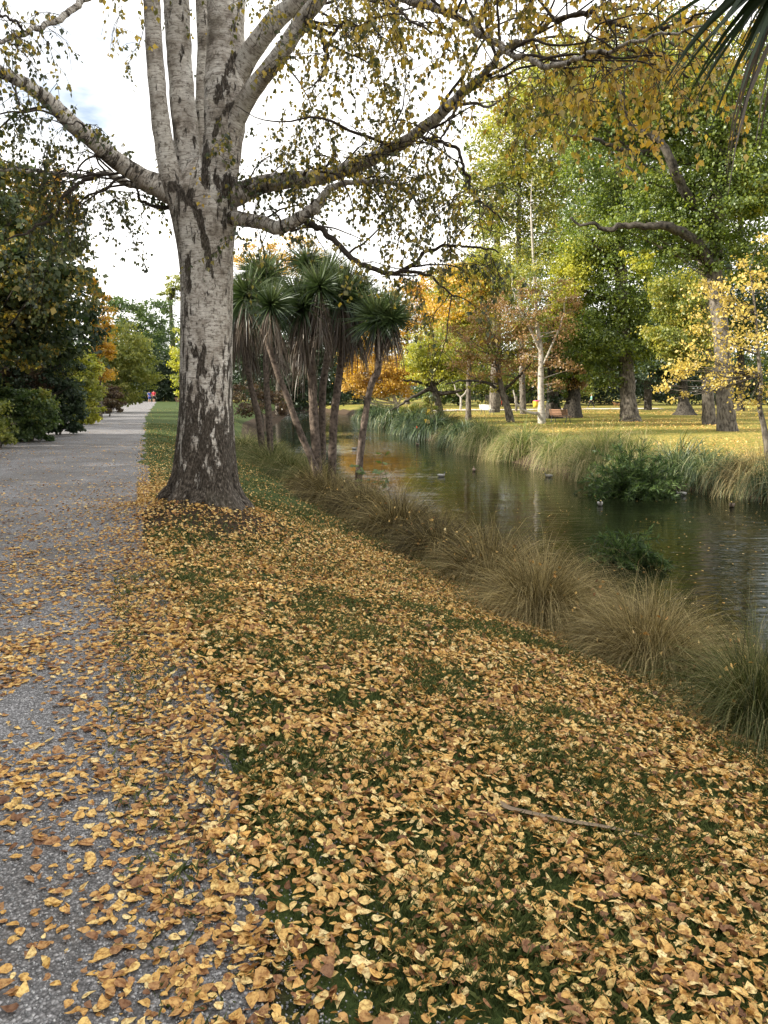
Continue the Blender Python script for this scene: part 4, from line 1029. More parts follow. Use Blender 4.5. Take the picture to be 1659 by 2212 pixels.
for i_, (x, y, h, r) in enumerate([(-11, -5, 17, 3.6), (-12.5, -1, 18, 3.8), (-12, 4, 17, 3.6), (-13.5, 8.5, 17, 3.6), (-14.5, 13, 11, 3.0), (-17, 18, 9, 2.8), (-9, -10, 17, 3.8), (-20, 24, 9, 2.8), (-5, -14, 17, 3.8), (-16.5, -3, 19, 4.4), (-17, 3, 19, 4.4), (-18.5, 7, 17, 4.0), (-15, -9, 19, 4.4), (-27, 33, 22, 3.0), (-30, 40.5, 24, 3.2), (-33, 47, 25, 3.0), (-37, 55, 27, 3.4)]):  # farthest ones added to lay shadow streaks over the far lawn
    shade_tree(x, y, h, r, 'unseen dark evergreen added left of the viewpoint to cast shade, %s of its group' % ORD[i_])

# ------------------------------------------------------------------ tussocks
def strips(P0, D, L, w, droop, nseg, rn):
    """many arching blades as thin strips"""
    n = len(P0); D = unit(D)
    pts = [P0]; d = D.copy(); st = (L / nseg)[:, None]
    for k in range(nseg):
        d = unit(d + np.array([0, 0, -1.0]) * (droop * ((k + 1) / nseg) ** 1.3)[:, None] / nseg * 2.2)
        pts.append(pts[-1] + d * st)
    P = np.stack(pts, 1)                                   # n, nseg+1, 3
    a = rng.random(n) * np.pi * 2
    side = np.stack([np.cos(a), np.sin(a), 0 * a], -1)
    side = unit(np.cross(D, side))
    tw = np.linspace(1, .12, nseg + 1)[None, :, None] * (w / 2)[:, None, None]
    A = P - side[:, None] * tw; B = P + side[:, None] * tw
    V = np.stack([A, B], 2).reshape(n, -1, 3)
    m = (nseg + 1) * 2
    base = np.arange(nseg) * 2
    Fb = np.stack([base, base + 1, base + 3, base + 2], -1)
    Fc = (Fb[None] + (np.arange(n) * m)[:, None, None]).reshape(-1, 4)
    rn = np.asarray(rn)
    if rn.ndim == 1: return V.reshape(-1, 3), Fc, np.repeat(rn, nseg)
    return V.reshape(-1, 3), Fc, rn.reshape(-1)

def tussock(x, y, h, r, n, w, mat, label, group, tone=.5, droop=1.3, lean=.55, name='tussock', nseg=6, skirt=0.):
    """fountain of fine blades: upright in the middle, arching over and hanging at the rim; old straw hangs below"""
    z = float(H(x, y))
    a = rng.random(n) * 2 * np.pi; q = rng.random(n) ** .7
    rx = .28 * r
    P0 = np.stack([x + rx * q * np.cos(a), y + rx * q * np.sin(a), 0 * a], -1)
    P0[:, 2] = np.maximum(H(P0[:, 0], P0[:, 1]), WATER - .05) - .02
    tuft = rng.integers(0, 26, n)                            # blades gather into locks
    ta = rng.normal(0, .20, (26, 3)); ta[:, 2] = 0
    bend = rng.normal(0, .16, 3); bend[2] = 0
    wild = np.where(rng.random(n) < .25, .45, .16)[:, None]
    D = np.stack([np.cos(a) * q * lean, np.sin(a) * q * lean, np.ones(n)], -1) + rng.normal(0, 1, (n, 3)) * wild + ta[tuft] * 1.5 + bend
    L = h * (.8 + .6 * q) * (.45 + .85 * rng.random(n) ** .7)
    tt = rng.normal(0, .20, 26)
    rn = tone + rng.normal(0, .28, n) + tt[tuft] - .12
    seg = (np.arange(nseg) / nseg)[None]
    # dead straw: hanging outer blades; bases of all blades
    rn = rn[:, None] + skirt * np.clip((q[:, None] - .35) * 2.0, 0, 1) * np.clip(seg * 2.2 - .3, 0, 1) + 0 * seg
    o = build(name, [strips(P0, D, L, w * (.6 + .8 * rng.random(n)), droop * (.25 + 1.1 * q + .9 * rng.random(n) ** 2), nseg, np.clip(rn, 0, 1))], M[mat], loc=(x, y, z))
    tag(o, label, 'grass clump', group)
    return o

# near bank, two staggered rows from the right-hand corner up the river
near = []
yy = 4.0; k = 0
while yy < 31 and k < 20:
    d = 1.45 + .16 * rng.normal()
    if yy > 14: d += .2
    near.append((float(XN(yy)) - d, yy, 0))
    y2 = yy + .55 + .02 * yy
    near.append((float(XN(y2)) - d + .95, y2, 1))
    yy += (1.12 + .045 * yy) * (.88 + .24 * rng.random()); k += 1
for i_, (x, y, row) in enumerate(near):
    c = i_ // 2
    if y < 6.4: mat, tone, colr = 'strawgreen', .40, 'olive green'
    elif y < 13.5: mat, tone, colr = 'straw', .42, 'straw brown'
    elif y < 19: mat, tone, colr = 'straw', .36, 'dull brown'
    else: mat, tone, colr = 'strawgreen', .5, 'brownish green'
    if y < 6.9 and rng.random() < .35: tone += .15
    h = (1.0 if row == 0 else .92) * (1 + .11 * rng.normal()) * (.8 if y < 4.6 else 1)
    tone += rng.normal(0, .10)
    cnt = 4300 if y < 9 else (2900 if y < 16 else 1800)
    w = .005 if y < 9 else (.0075 if y < 16 else .012)
    tussock(x, y, h, .8, cnt, w, mat, '%s %s row tussock, near bank, %s counting up river from the right edge' % (colr, 'front' if row == 0 else 'waterside', ORD[c] if c < 20 else 'last'), 'tussocks along the near bank', tone, droop=1.9, lean=.85, nseg=6 if y < 16 else 4, skirt=.25)
# loose low growth between the clumps, rough grass down to the water
n = 26000
y = 3 + 30 * rng.random(n) ** 1.3; d = .15 + 1.75 * rng.random(n)
x = XN(y) - d; k = infrust(x, y, 1.5); x, y = x[k], y[k]; n = len(x)
D = np.stack([rng.normal(0, .5, n), rng.normal(0, .5, n), np.ones(n)], -1)
tag(build('rough_grass', [strips(np.stack([x, y, H(x, y) - .02], -1), D, .12 + .3 * rng.random(n), .003 + .0005 * y, np.full(n, 1.6), 4, rng.random(n) * .8)], M['strawgreen']), 'rough low grass and dead stalks between the tussocks on the near bank', 'grass', kind='stuff')
tussock(-9.3 + 1.4, 36, 1.1, 1.2, 1500, .02, 'farstraw', 'bright sunlit grass clump just right of the birch trunk by the water', 'tussocks along the near bank', .35)
tussock(-10.2 + 1.4, 41, 1.2, 1.3, 1300, .022, 'farstraw', 'second sunlit grass clump behind the first beside the birch trunk', 'tussocks along the near bank', .4)

for (u, v, hh_, lab) in ((408, 1690, .07, 'small green grass tuft at the ragged path edge among the leaves'), (450, 1980, .06, 'sparse green grass tuft growing out of the near gravel edge'), (330, 1500, .06, 'tiny grass tuft on the gravel edge below the birch'), (1350, 1458, .16, 'fresh green grass tuft on the bank below the straw brown tussocks'), (1640, 1630, .18, 'green grass tuft at the right frame edge below the dead canes'), (1230, 1990, .05, 'short grass tuft in the middle of the leaf litter')):
    g_ = GND(u, v)
    tussock(g_[0], g_[1], hh_, .25 + hh_, 260, .0026, 'grass', lab, 'grass tufts among the fallen leaves', .6, droop=1.3, lean=1.1, name='grass_tuft', nseg=4)
far = [(1606, 1080, 88, 'straw', .55, 'brown skirted mop headed'), (1500, 1060, 80, 'flax', .55, 'dark green flax like'), (1440, 1055, 95, 'flax', .4, 'dark strappy'), (1668, 1085, 85, 'flax', .3, 'dark green'),
       (1275, 1028, 104, 'farstraw', .45, 'big sunlit pale straw and green'), (1345, 1040, 95, 'farstraw', .2, 'tall green'), (1192, 1000, 74, 'farstraw', .2, 'wide green mop headed'), (1112, 997, 76, 'farstraw', .28, 'yellow green domed'),
       (1035, 975, 66, 'farstraw', .2, 'green domed'), (985, 968, 44, 'flax', .3, 'small dark green'), (962, 945, 38, 'farstraw', .25, 'fresh green reedy'), (920, 946, 50, 'flax', .2, 'dark rounded'),
       (882, 942, 46, 'flax', .25, 'shaded dark'), (845, 930, 40, 'flax', .3, 'dark green bushy'), (815, 922, 34, 'flax', .25, 'distant dark'), (790, 912, 28, 'flax', .2, 'farthest small dark'), (1550, 1040, 70, 'flax', .5, 'narrow upright green')]
order = sorted(range(len(far)), key=lambda i: -far[i][0])
for i_, (u, v, hp, mat, tone, ds) in enumerate(far):
    for Y in np.arange(12, 100, .1):
        xx = (u - 829.5) / F * (Y * math.cos(PITCH) - (WATER - EYE) * math.sin(PITCH))
        if xx >= XF(Y) + .25: break
    x = xx; rank = ORD[order.index(i_)]
    h = max(1.0, px(hp, Y) * 1.12)
    flx = mat == 'flax'
    tussock(x + .25, Y, h, max(1.0, h * 1.1), (2600 if Y < 45 else 1300) // (3 if flx and Y < 40 else 1), (.0005 if not flx else .0011) * Y, mat, '%s tussock at the far waterline, %s from the right' % (ds, rank), 'tussocks along the far bank', tone, droop=2.9, lean=.45, skirt=.8 if not flx else .15)
    if u < 1000: tussock(x + 1.3, Y + .9, h * .75, max(1, h * .8), 1300 if Y < 45 else 800, .0006 * Y, 'farstraw' if mat == 'farstraw' else 'strawgreen', 'smaller tussock up the far bank, behind the %s waterline clump from the right' % rank, 'tussocks along the far bank', tone * .8, droop=1.6, lean=.8)

# ------------------------------------------------------------------ cabbage trees
def cabbage_head(c, R, n, up=.2, dead=60, skirt=.9):
    d = unit(rng.normal(0, 1, (n, 3))); d[:, 2] = d[:, 2] * .95 + up; d = unit(d)
    L = R * (.62 + .5 * rng.random(n))
    rn = np.clip(.05 + .75 * (d[:, 2] * .5 + .5) * (.4 + .6 * rng.random(n)) + .25 * rng.random(n), 0, 1)
    g = strips(c + d * .04, d, L, np.full(n, .034 if R < .8 else .046) * (R / .75), .36 * (1.15 - d[:, 2]) * (.3 + 1.2 * rng.random(n)), 5, rn)
    a = rng.random(dead) * 2 * np.pi
    z = -rng.random(dead) * skirt * .5
    P0 = np.stack([c[0] + .07 * np.cos(a), c[1] + .07 * np.sin(a), c[2] - .08 + z], -1)
    D = np.stack([np.cos(a) * .35, np.sin(a) * .35, -.55 * np.ones(dead)], -1)
    s = strips(P0, D, R * (.7 + .5 * rng.random(dead)), np.full(dead, .028) * (R / .75), np.full(dead, 1.8), 4, rng.beta(2, 3, dead))
    return g, s

def cabbage_tree(label, trunk, heads, Y, n=330, dead=170, skirt=1.4, R=.78):
    P, Rr = smooth_limb([(a, b, Y, w) for a, b, w in trunk], 8)
    gx, gy = P[0][0], Y; gz = float(H(gx, gy))
    if P[0][2] > gz: P = np.vstack([[gx + (P[0][0] - P[4][0]) * .3, gy, gz - .15], P]); Rr = np.concatenate([[Rr[0] * 1.2], Rr])
    root = thing('cabbage_tree', (gx, gy, gz), label, 'cabbage tree', 'cabbage trees standing on the near bank')
    build('trunk', [tube(P, Rr, 12, rough=.14, seed=int(trunk[0][0]))], M['cordy_bark'], root, True)
    top = P[-1]
    for (u, v, dY) in heads:
        c = W(u, v, Y + dY)
        Q = catmull([P[-6], (P[-1] + c) / 2 + np.array([0, 0, -.1]), c], 5)
        build('branch', [tube(Q, np.linspace(Rr[-1], Rr[-1] * .7, len(Q)), 9, rough=.1)], M['cordy_bark'], root, True)
        g, s = cabbage_head(c, R * (.82 + .3 * rng.random()), n, up=.05 + .3 * rng.random(), dead=int(dead * (.5 + .4 * rng.random())), skirt=skirt)
        build('leaf_head', [g], M['cordy'], root); build('dead_skirt', [s], M['dead'], root)
    return root
cabbage_tree('cabbage tree with a trunk leaning far left and twin heads next to the birch trunk', [(692, 1040, 17), (670, 985, 15), (644, 923, 14), (618, 850, 13), (599, 805, 12), (576, 734, 11), (560, 700, 10)], [(533, 640, .3), (585, 660, -.3)], 18.5, dead=110, skirt=1.0)
cabbage_tree('thick upright cabbage tree in the middle of the clump with long brown skirts', [(688, 1040, 22), (684, 985, 21), (678, 900, 19), (674, 820, 18), (671, 760, 17), (668, 700, 15)], [(640, 640, .2), (664, 570, .5), (690, 620, -.2), (655, 665, 0)], 19, dead=260, skirt=2.3)
cabbage_tree('slender cabbage tree directly behind the thick upright one', [(697, 1010, 16), (696, 930, 15), (697, 840, 15), (707, 770, 14), (710, 700, 12)], [(704, 600, 0), (725, 650, .2)], 21, dead=200, skirt=1.8)
cabbage_tree('cabbage tree right of the thick one with a hanging pale bundle of dead leaves', [(717, 1040, 19), (718, 980, 18), (722, 900, 17), (730, 830, 16), (738, 770, 15), (742, 700, 13)], [(738, 640, -.2), (768, 650, .2), (752, 615, .4)], 19.5, dead=260, skirt=2.0)
cabbage_tree('rightmost cabbage tree with a kinked trunk and a shaggy round head', [(773, 1055, 17), (778, 985, 16), (786, 920, 15), (797, 850, 14), (805, 822, 14), (816, 800, 15), (818, 760, 14), (822, 720, 12)], [(815, 690, 0), (848, 690, -.1), (838, 672, .2)], 18.5, dead=120, skirt=.9, R=.76)
cabbage_tree('cabbage tree farther back, close beside the birch trunk', [(566, 965, 14), (558, 900, 14), (548, 860, 13), (535, 800, 12), (526, 740, 11)], [(515, 660, 0), (540, 690, .4)], 26, dead=260, skirt=2.6, R=.95)
cabbage_tree('back cabbage tree between the leaning trunk and the birch, draped in grey dead leaves', [(584, 965, 14), (580, 890, 14), (576, 840, 13), (574, 770, 12), (574, 700, 11)], [(575, 600, 0), (600, 690, .2), (558, 590, .5)], 25, dead=280, skirt=2.9, R=.98)
cabbage_tree('near cabbage tree mostly outside the frame, dark sword leaves hanging in the top right corner', [(2150, 1560, 70), (2120, 1200, 60), (2010, 700, 55), (1850, 260, 48), (1790, 80, 44)], [(1745, -120, .0), (1850, -170, .4)], 4.6, n=230, dead=26, skirt=.5, R=.80)

# ------------------------------------------------------------------ river plants and small things
# willow-leaved shrub standing in the shallows
LANCE = [(0, 0, 0), (-.09, .4, .02), (0, 1, -.05), (.09, .4, .02)]
def willow(sx, sy, L0, L1, nst, leaf, label):
    root = thing('willow_shrub', (sx, sy, WATER), label, 'shrub')
    tw = []; lp = []; ld = []
    for k in range(nst):
        a = rng.random() * 2 * np.pi; el = .5 + 1.05 * rng.random()
        d = np.array([math.cos(a) * math.cos(el), math.sin(a) * math.cos(el), math.sin(el)])
        P = polyline((sx + .15 * math.cos(a), sy + .15 * math.sin(a), WATER - .2), d, L0 + L1 * rng.random() * math.sin(el), 8, .25, .4)
        tw.append(tube(P, np.linspace(.008, .002, len(P)), 4))
        for q in range(80):
            t = (.12 + .88 * rng.random()) * 7.99; i = int(t); p = P[i] + (P[i + 1] - P[i]) * (t - i)
            lp.append(p); dd = unit(P[i + 1] - P[i]) + rng.normal(0, .8, 3); dd[2] += .1; ld.append(dd)
    lp = np.array(lp); ld = np.array(ld); n = len(lp)
    build('stems', tw, M['twig'], root)
    build('foliage', [scatter(LANCE, QUAD_F, lp, frames(ld, rng.normal(0, 1, (n, 3)) + [0, 0, .6]), leaf * (.7 + .6 * rng.random(n)), None, rng.random(n))], M['willow'], root)
willow(7.35, 23.5, 1.0, 1.15, 190, .17, 'tall bushy willow leaved shrub growing from the water against the far bank')
willow(4.45, 14.2, .5, .6, 80, .12, 'low spray of willow leaves rising from the water behind the near tussocks')

# dry strap leaf on the litter and dead canes at the right
def strap(name, label, cat, px_pts, w, lift, mat, prof=None):
    P = np.array([GND(u, v) for u, v in px_pts]); P = catmull(P, 8)
    P[:, 2] = H(P[:, 0], P[:, 1]) + lift
    if prof is not None: P[:, 2] += np.interp(np.linspace(0, 1, len(P)), [0, .5, 1], prof)
    T_ = unit(np.gradient(P, axis=0)); N_ = unit(np.cross(T_, [0, 0, 1.0])); U_ = np.cross(N_, T_)
    ww = w * np.interp(np.linspace(0, 1, len(P)), [0, .1, .6, 1], [.35, 1, .8, .1])[:, None]
    rows = [P - N_ * ww * .5 + U_ * ww * .25, P, P + N_ * ww * .5 + U_ * ww * .25, P - U_ * .003]
    V = np.stack(rows, 1).reshape(-1, 3); m = len(P); i = np.arange(m - 1)[:, None] * 4
    Fq = np.concatenate([i + np.array([[a, b, b + 4, a + 4]]) for a, b in ((0, 1), (1, 2), (2, 3), (3, 0))])
    o = build(name, [(V, Fq, .75)], M[mat], smoothf=True)
    return tag(o, label, cat)
M['drystrap'] = leafmat('dry_strap', [(.10, .06, .03), (.20, .13, .07), (.28, .19, .10)], .1, .08)
strap('dry_leaf_blade', 'long dried brown strap leaf lying curved across the fallen leaves', 'dried leaf', [(1072, 1742), (1095, 1762), (1150, 1775), (1230, 1792), (1320, 1806), (1420, 1830), (1490, 1853)], .032, .03, 'drystrap')
strap('dead_cane', 'pale dead cane sloping up beside the tussock at the right edge', 'dead stalk', [(1548, 1562), (1600, 1530), (1660, 1500), (1700, 1480)], .014, .03, 'dead', [0, .12, .28])
strap('dead_cane', 'thin grey dead stalk lying flat below the sloping cane at the right edge', 'dead stalk', [(1600, 1530), (1640, 1550), (1690, 1575)], .010, .05, 'dead', [.05, .05, .02])

# sapling at the foot of the rightmost cabbage tree
sx, sy = W(806, 1020, 17.6)[0], 17.6
root = thing('sycamore_sapling', (sx, sy, float(H(sx, sy))), 'small green sapling with lobed leaves beside the rightmost cabbage tree', 'sapling')
st = []; cards = []
LOBE = [(0, 0, 0), (-.5, .1, 0), (-.28, .38, .02), (-.55, .75, 0), (-.15, .68, .02), (0, 1.1, 0), (.15, .68, .02), (.55, .75, 0), (.28, .38, .02), (.5, .1, 0)]
LOBF = [(0, 2, 1), (0, 4, 2), (2, 4, 3), (0, 5, 4), (0, 6, 5), (0, 8, 6), (8, 7, 6), (0, 9, 8)]
pp = []; dd = []
for k in range(5):
    P = polyline((sx + rng.normal() * .12, sy, float(H(sx, sy)) - .05), (rng.normal() * .25, rng.normal() * .2, 1), .9 + .6 * rng.random(), 7, .02, .15)
    st.append(tube(P, np.linspace(.008, .003, len(P)), 5))
    for i in range(3, 8):
        for _ in range(4):
            v = rng.normal(0, 1, 3); v[2] = .2; v = unit(v); pp.append(P[i] + v * .08); dd.append(v)
            st.append(tube(np.array([P[i], P[i] + v * .09]), np.array([.002, .002]), 3))
pp = np.array(pp); dd = np.array(dd); n = len(pp)
build('stem', st, M['twig'], root); build('foliage', [scatter(LOBE, LOBF, pp, frames(dd, rng.normal(0, .4, (n, 3)) + [0, 0, 1]), .10 + .06 * rng.random(n), None, .4 + .6 * rng.random(n))], M['shrub_green'], root)

def bm_box(c, s, rot=0):
    c = np.array(c, float); s = np.array(s, float) / 2
    V = np.array([(x, y, z) for x in (-1, 1) for y in (-1, 1) for z in (-1, 1)]) * s
    if rot:
        cr, sr = math.cos(rot), math.sin(rot); V = np.stack([V[:, 0], V[:, 1] * cr - V[:, 2] * sr, V[:, 1] * sr + V[:, 2] * cr], -1)
    Fq = np.array([(0, 1, 3, 2), (4, 6, 7, 5), (0, 4, 5, 1), (2, 3, 7, 6), (0, 2, 6, 4), (1, 5, 7, 3)])
    return V + c, Fq

def local(name, chunks, mat, root, sm=False):
    o = build(name, chunks, mat, None, sm); o.parent = root; return o

def bench(label, pos, rz, mat, W_=1.5, group='park benches'):
    root = thing('park_bench', pos, label, 'bench', group); root.rotation_euler.z = rz
    local('seat', [bm_box((0, -.02 - .1 * k, .44), (W_, .08, .035)) for k in range(4)], M[mat], root)
    local('backrest', [bm_box((0, .08 + .03 * k, .55 + .1 * k), (W_, .03, .08), -.25) for k in range(4)], M[mat], root)
    for sx_ in (-1, 1):
        x = sx_ * (W_ / 2 - .15)
        local('leg', [tube(np.array([(x, .12, .0), (x, .04, .25), (x, .02, .45), (x, .1, .65), (x, .19, .9)]), np.full(5, .025), 8)], M['iron'], root, True)
        local('leg', [tube(np.array([(x, -.42, .0), (x, -.35, .22), (x, -.33, .43), (x, -.1, .43), (x, .03, .43)]), np.full(5, .022), 8)], M['iron'], root, True)
        local('armrest', [tube(np.array([(x, -.36, .43), (x, -.38, .58), (x, -.3, .66), (x, 0, .66), (x, .1, .64)]), np.full(5, .02), 8)], M['iron'], root, True)
    return root
p = GND(1050, 896); bench('white slatted bench on the far lawn near the pale path', p, math.radians(125), 'white_paint')
p = GND(1208, 913); bench('brown wooden bench on the far lawn right of the white stemmed tree', p, math.radians(130), 'brown_wood')
p = GND(386, 876); bench('dark bench at the far end of the path, half behind the birch trunk', p, math.radians(90), 'brown_wood', 1.8)

# wooden post, slatted bin screen and pale forked sapling by the far path
p = GND(1115, 889)
root = thing('wooden_post', p, 'short brown wooden post standing beside the far pale path', 'post')
local('post', [tube(np.array([(0, 0, -.1), (0, 0, .8), (.02, 0, 1.5)]), np.array([.14, .13, .12]), 10, rough=.08)], M['bark'], root, True)
local('cap', [tube(np.array([(.02, 0, 1.5), (.02, 0, 1.56), (.02, 0, 1.6)]), np.array([.16, .16, .04]), 10)], M['bark_dark'], root, True)
p = GND(1072, 880)
root = thing('slatted_fence', p, 'dark slatted wooden fence panel behind the white bench', 'fence')
local('slats', [bm_box((-1.4 + .2 * k, 0, .85), (.12, .03, 1.5)) for k in range(15)], M['bark_dark'], root)
local('rail', [bm_box((0, .04, .35), (3.0, .04, .08))], M['bark_dark'], root); local('rail', [bm_box((0, .04, 1.3), (3.0, .04, .08))], M['bark_dark'], root)
p = GND(995, 885)
root = thing('bare_sapling', p, 'pale bare forked sapling beside the far path', 'sapling')
local('trunk', [tube(catmull([(0, 0, -.1), (0.02, 0, .8), (0, 0, 1.5)], 4), np.linspace(.14, .11, 9), 9, rough=.1)], M['bark_pale'], root, True)
for sx_ in (-1, 1):
    local('limb', [tube(catmull([(0, 0, 1.4), (sx_ * .5, 0, 1.9), (sx_ * .75, 0, 2.8), (sx_ * 1.1, 0.1, 3.3)], 4), np.linspace(.10, .035, 13), 8, rough=.1)], M['bark_pale'], root, True)
# stick with orange tip out in the river
p = W(902, 958, 47); p[2] = WATER
root = thing('marker_stick', p, 'thin dark stick with an orange tip standing in the river', 'stick')
local('shaft', [tube(catmull([(0, 0, -.3), (.03, 0, .4), (-.05, 0, .95)], 4), np.linspace(.022, .015, 9), 6, rough=.2)], M['bark_dark'], root, True)
local('tip', [tube(np.array([(-.05, 0, .93), (-.05, 0, 1.0), (-.055, 0, 1.05)]), np.array([.03, .035, .015]), 8)], M['orange_cloth'], root, True)
# toy hanging in the low bough
p = W(1157, 872, 51.5)
root = thing('play_bucket', p, 'yellow and pink plastic tub hung in the low bough of the white stemmed tree', 'plastic tub'); root.scale = (.55, .55, .55)
local('tub', [tube(np.array([(0, 0, -.42), (0, 0, -.40), (0, 0, 0), (0, 0, .28), (0, 0, .30)]), np.array([.05, .27, .31, .33, .34]), 20)], M['yellow_plastic'], root, True)
local('band', [tube(np.array([(.12, 0, .26), (.12, 0, .30), (.12, 0, .36), (.12, 0, .38)]), np.array([.30, .36, .36, .2]), 20)], M['pink_plastic'], root, True)

# ------------------------------------------------------------------ bodies grown with a skin modifier
def skin_mesh(name, V, E, R, mat, root, sub=2, rootv=0, mats=None):
    me = bpy.data.meshes.new(name + '_src'); me.from_pydata([tuple(map(float, v)) for v in V], E, [])
    o = bpy.data.objects.new(name + '_src', me); COL.objects.link(o)
    sk = o.modifiers.new('s', 'SKIN')
    if not me.skin_vertices:
        bpy.context.view_layer.objects.active = o
        bpy.ops.mesh.customdata_skin_add()
    for i, r in enumerate(R):
        rr = r if hasattr(r, '__len__') else (r, r)
        me.skin_vertices[0].data[i].radius = rr
        me.skin_vertices[0].data[i].use_root = (i == rootv)
    o.modifiers.new('b', 'SUBSURF').levels = sub
    dg = bpy.context.evaluated_depsgraph_get(); dg.update()
    m2 = bpy.data.meshes.new_from_object(o.evaluated_get(dg))
    bpy.data.objects.remove(o)
    m2.name = name; m2.materials.clear(); m2.materials.append(mat)
    for p_ in m2.polygons: p_.use_smooth = True
    r_ = bpy.data.objects.new(name, m2); COL.objects.link(r_); r_.parent = root
    return r_

def person(label, pos, rz, top, bottom, hair, stride=.25, h=1.68, dress=False, skirt=False, group=None, bare_calf=False):
    s = h / 1.7
    root = thing('person', pos, label, 'person', group); root.rotation_euler.z = rz; root.scale = (s, s, s)
    # faces +y
    V = [(0, 0, .95), (0, 0, 1.12), (0, 0, 1.30), (0, .0, 1.42), (0, .01, 1.49), (0, .03, 1.58), (0, .03, 1.67)]
    R = [(.15, .11), (.125, .09), (.15, .10), (.12, .08), (.05, .05), (.085, .095), (.06, .07)]
    E = [(0, 1), (1, 2), (2, 3), (3, 4), (4, 5), (5, 6)]
    for sx in (-1, 1):
        b = len(V); sw = sx * stride
        V += [(sx * .10, 0, .88), (sx * .10, sw * .55 + .03, .50), (sx * .10, sw, .09), (sx * .10, sw + .14, .03)]
        R += [.085, .055, .036, .035]; E += [(0, b), (b, b + 1), (b + 1, b + 2), (b + 2, b + 3)]
        b = len(V)
        V += [(sx * .19, 0, 1.40), (sx * .24, -sw * .35, 1.12), (sx * .24, -sw * .5 + .10, .90), (sx * .24, -sw * .5 + .14, .82)]
        R += [.05, .04, .028, (.022, .036)]; E += [(3, b), (b, b + 1), (b + 1, b + 2), (b + 2, b + 3)]
        hb = b + 3
        for f in range(5):
            q = len(V); fx = (f - 1.5) * .018
            if f == 4: V += [(sx * .215, V[hb][1] + .05, .80)]; R += [.010]; E += [(hb, q)]
            else: V += [(sx * .24 + fx * .3, V[hb][1] + fx, .77 - .0), (sx * .235, V[hb][1] + fx + .012, .735 + .008 * abs(f - 1.5))]; R += [.009, .007]; E += [(hb, q), (q, q + 1)]
    skin_mesh('body', V, E, R, M['skin'], root)
    # top
    V = [(0, 0, .92), (0, 0, 1.12), (0, 0, 1.30), (0, 0, 1.42)]; R = [(.165, .125), (.145, .108), (.168, .118), (.13, .09)]; E = [(0, 1), (1, 2), (2, 3)]
    for sx in (-1, 1):
        b = len(V); V += [(sx * .19, 0, 1.405), (sx * .235, -sx * stride * .25, 1.20)]; R += [.062, .054]; E += [(3, b), (b, b + 1)]
        if not dress: V += [(sx * .245, -sx * stride * .5 + .08, .95)]; R += [.04]; E += [(b + 1, b + 2)]
    skin_mesh('jacket' if not dress else 'shirt', V, E, R, M[top], root)
    V = [(0, 0, .96)]; R = [(.16, .125)]; E = []
    for sx in (-1, 1):
        b = len(V); sw = sx * stride
        V += [(sx * .10, 0, .86), (sx * .10, sw * .55 + .03, .50)]; R += [.10, .075 if not skirt else .1]; E += [(0, b), (b, b + 1)]
        if not bare_calf: V += [(sx * .10, sw, .12)]; R += [.055]; E += [(b + 1, b + 2)]
    skin_mesh('trousers' if not bare_calf else 'shorts', V, E, R, M[bottom], root)
    for sx in (-1, 1):
        sw = sx * stride
        skin_mesh('shoe', [(sx * .10, sw - .03, .045), (sx * .10, sw + .17, .035)], [(0, 1)], [.048, .04], M['shoe'], root)
    skin_mesh('hair', [(0, -.02, 1.52), (0, 0, 1.62), (0, .02, 1.68)], [(0, 1), (1, 2)], [(.07, .07), (.10, .10), (.085, .09)], M[hair], root)
    # face
    e = 1.60
    fc_ = [tube(np.array([(x, .115, e), (x, .125, e), (x, .13, e)]), np.array([.004, .012, .004]), 8) for x in (-.032, .032)]
    local('eyes', fc_, M['black_cloth'], root)
    local('nose', [tube(np.array([(0, .11, 1.60), (0, .135, 1.565), (0, .12, 1.555)]), np.array([.006, .013, .006]), 8)], M['skin'], root, True)
    local('mouth', [tube(np.array([(-.025, .112, 1.53), (0, .12, 1.528), (.025, .112, 1.53)]), np.array([.003, .006, .003]), 6)], M['red_cloth'], root, True)
    return root
p1 = GND(333, 870); p2 = GND(323, 869.5)
dirp = math.atan2(.285, 1)
person('person in a bright red top and black shorts walking away along the path', p1, dirp, 'red_cloth', 'black_cloth', 'hair_dark', .18, 1.72, dress=True, bare_calf=True, group='walkers at the far end of the path')
person('person in dark top with blue shorts walking beside the one in red', p2 + np.array([-.05, .3, 0]), dirp, 'blue_cloth', 'blue_cloth', 'hair_dark', .16, 1.62, dress=True, bare_calf=True, group='walkers at the far end of the path')
p3 = GND(1277, 881); person('person in a pale teal jacket and black trousers striding left across the far lawn', p3, math.pi / 2 , 'teal_cloth', 'black_cloth', 'hair_fair', .38, 1.68)
p4 = GND(1099, 880); person('person in an orange red coat standing far behind the russet tree', p4 + np.array([0, 6, 0.05]), math.pi, 'orange_cloth', 'orange_cloth', 'hair_dark', .05, 1.7)

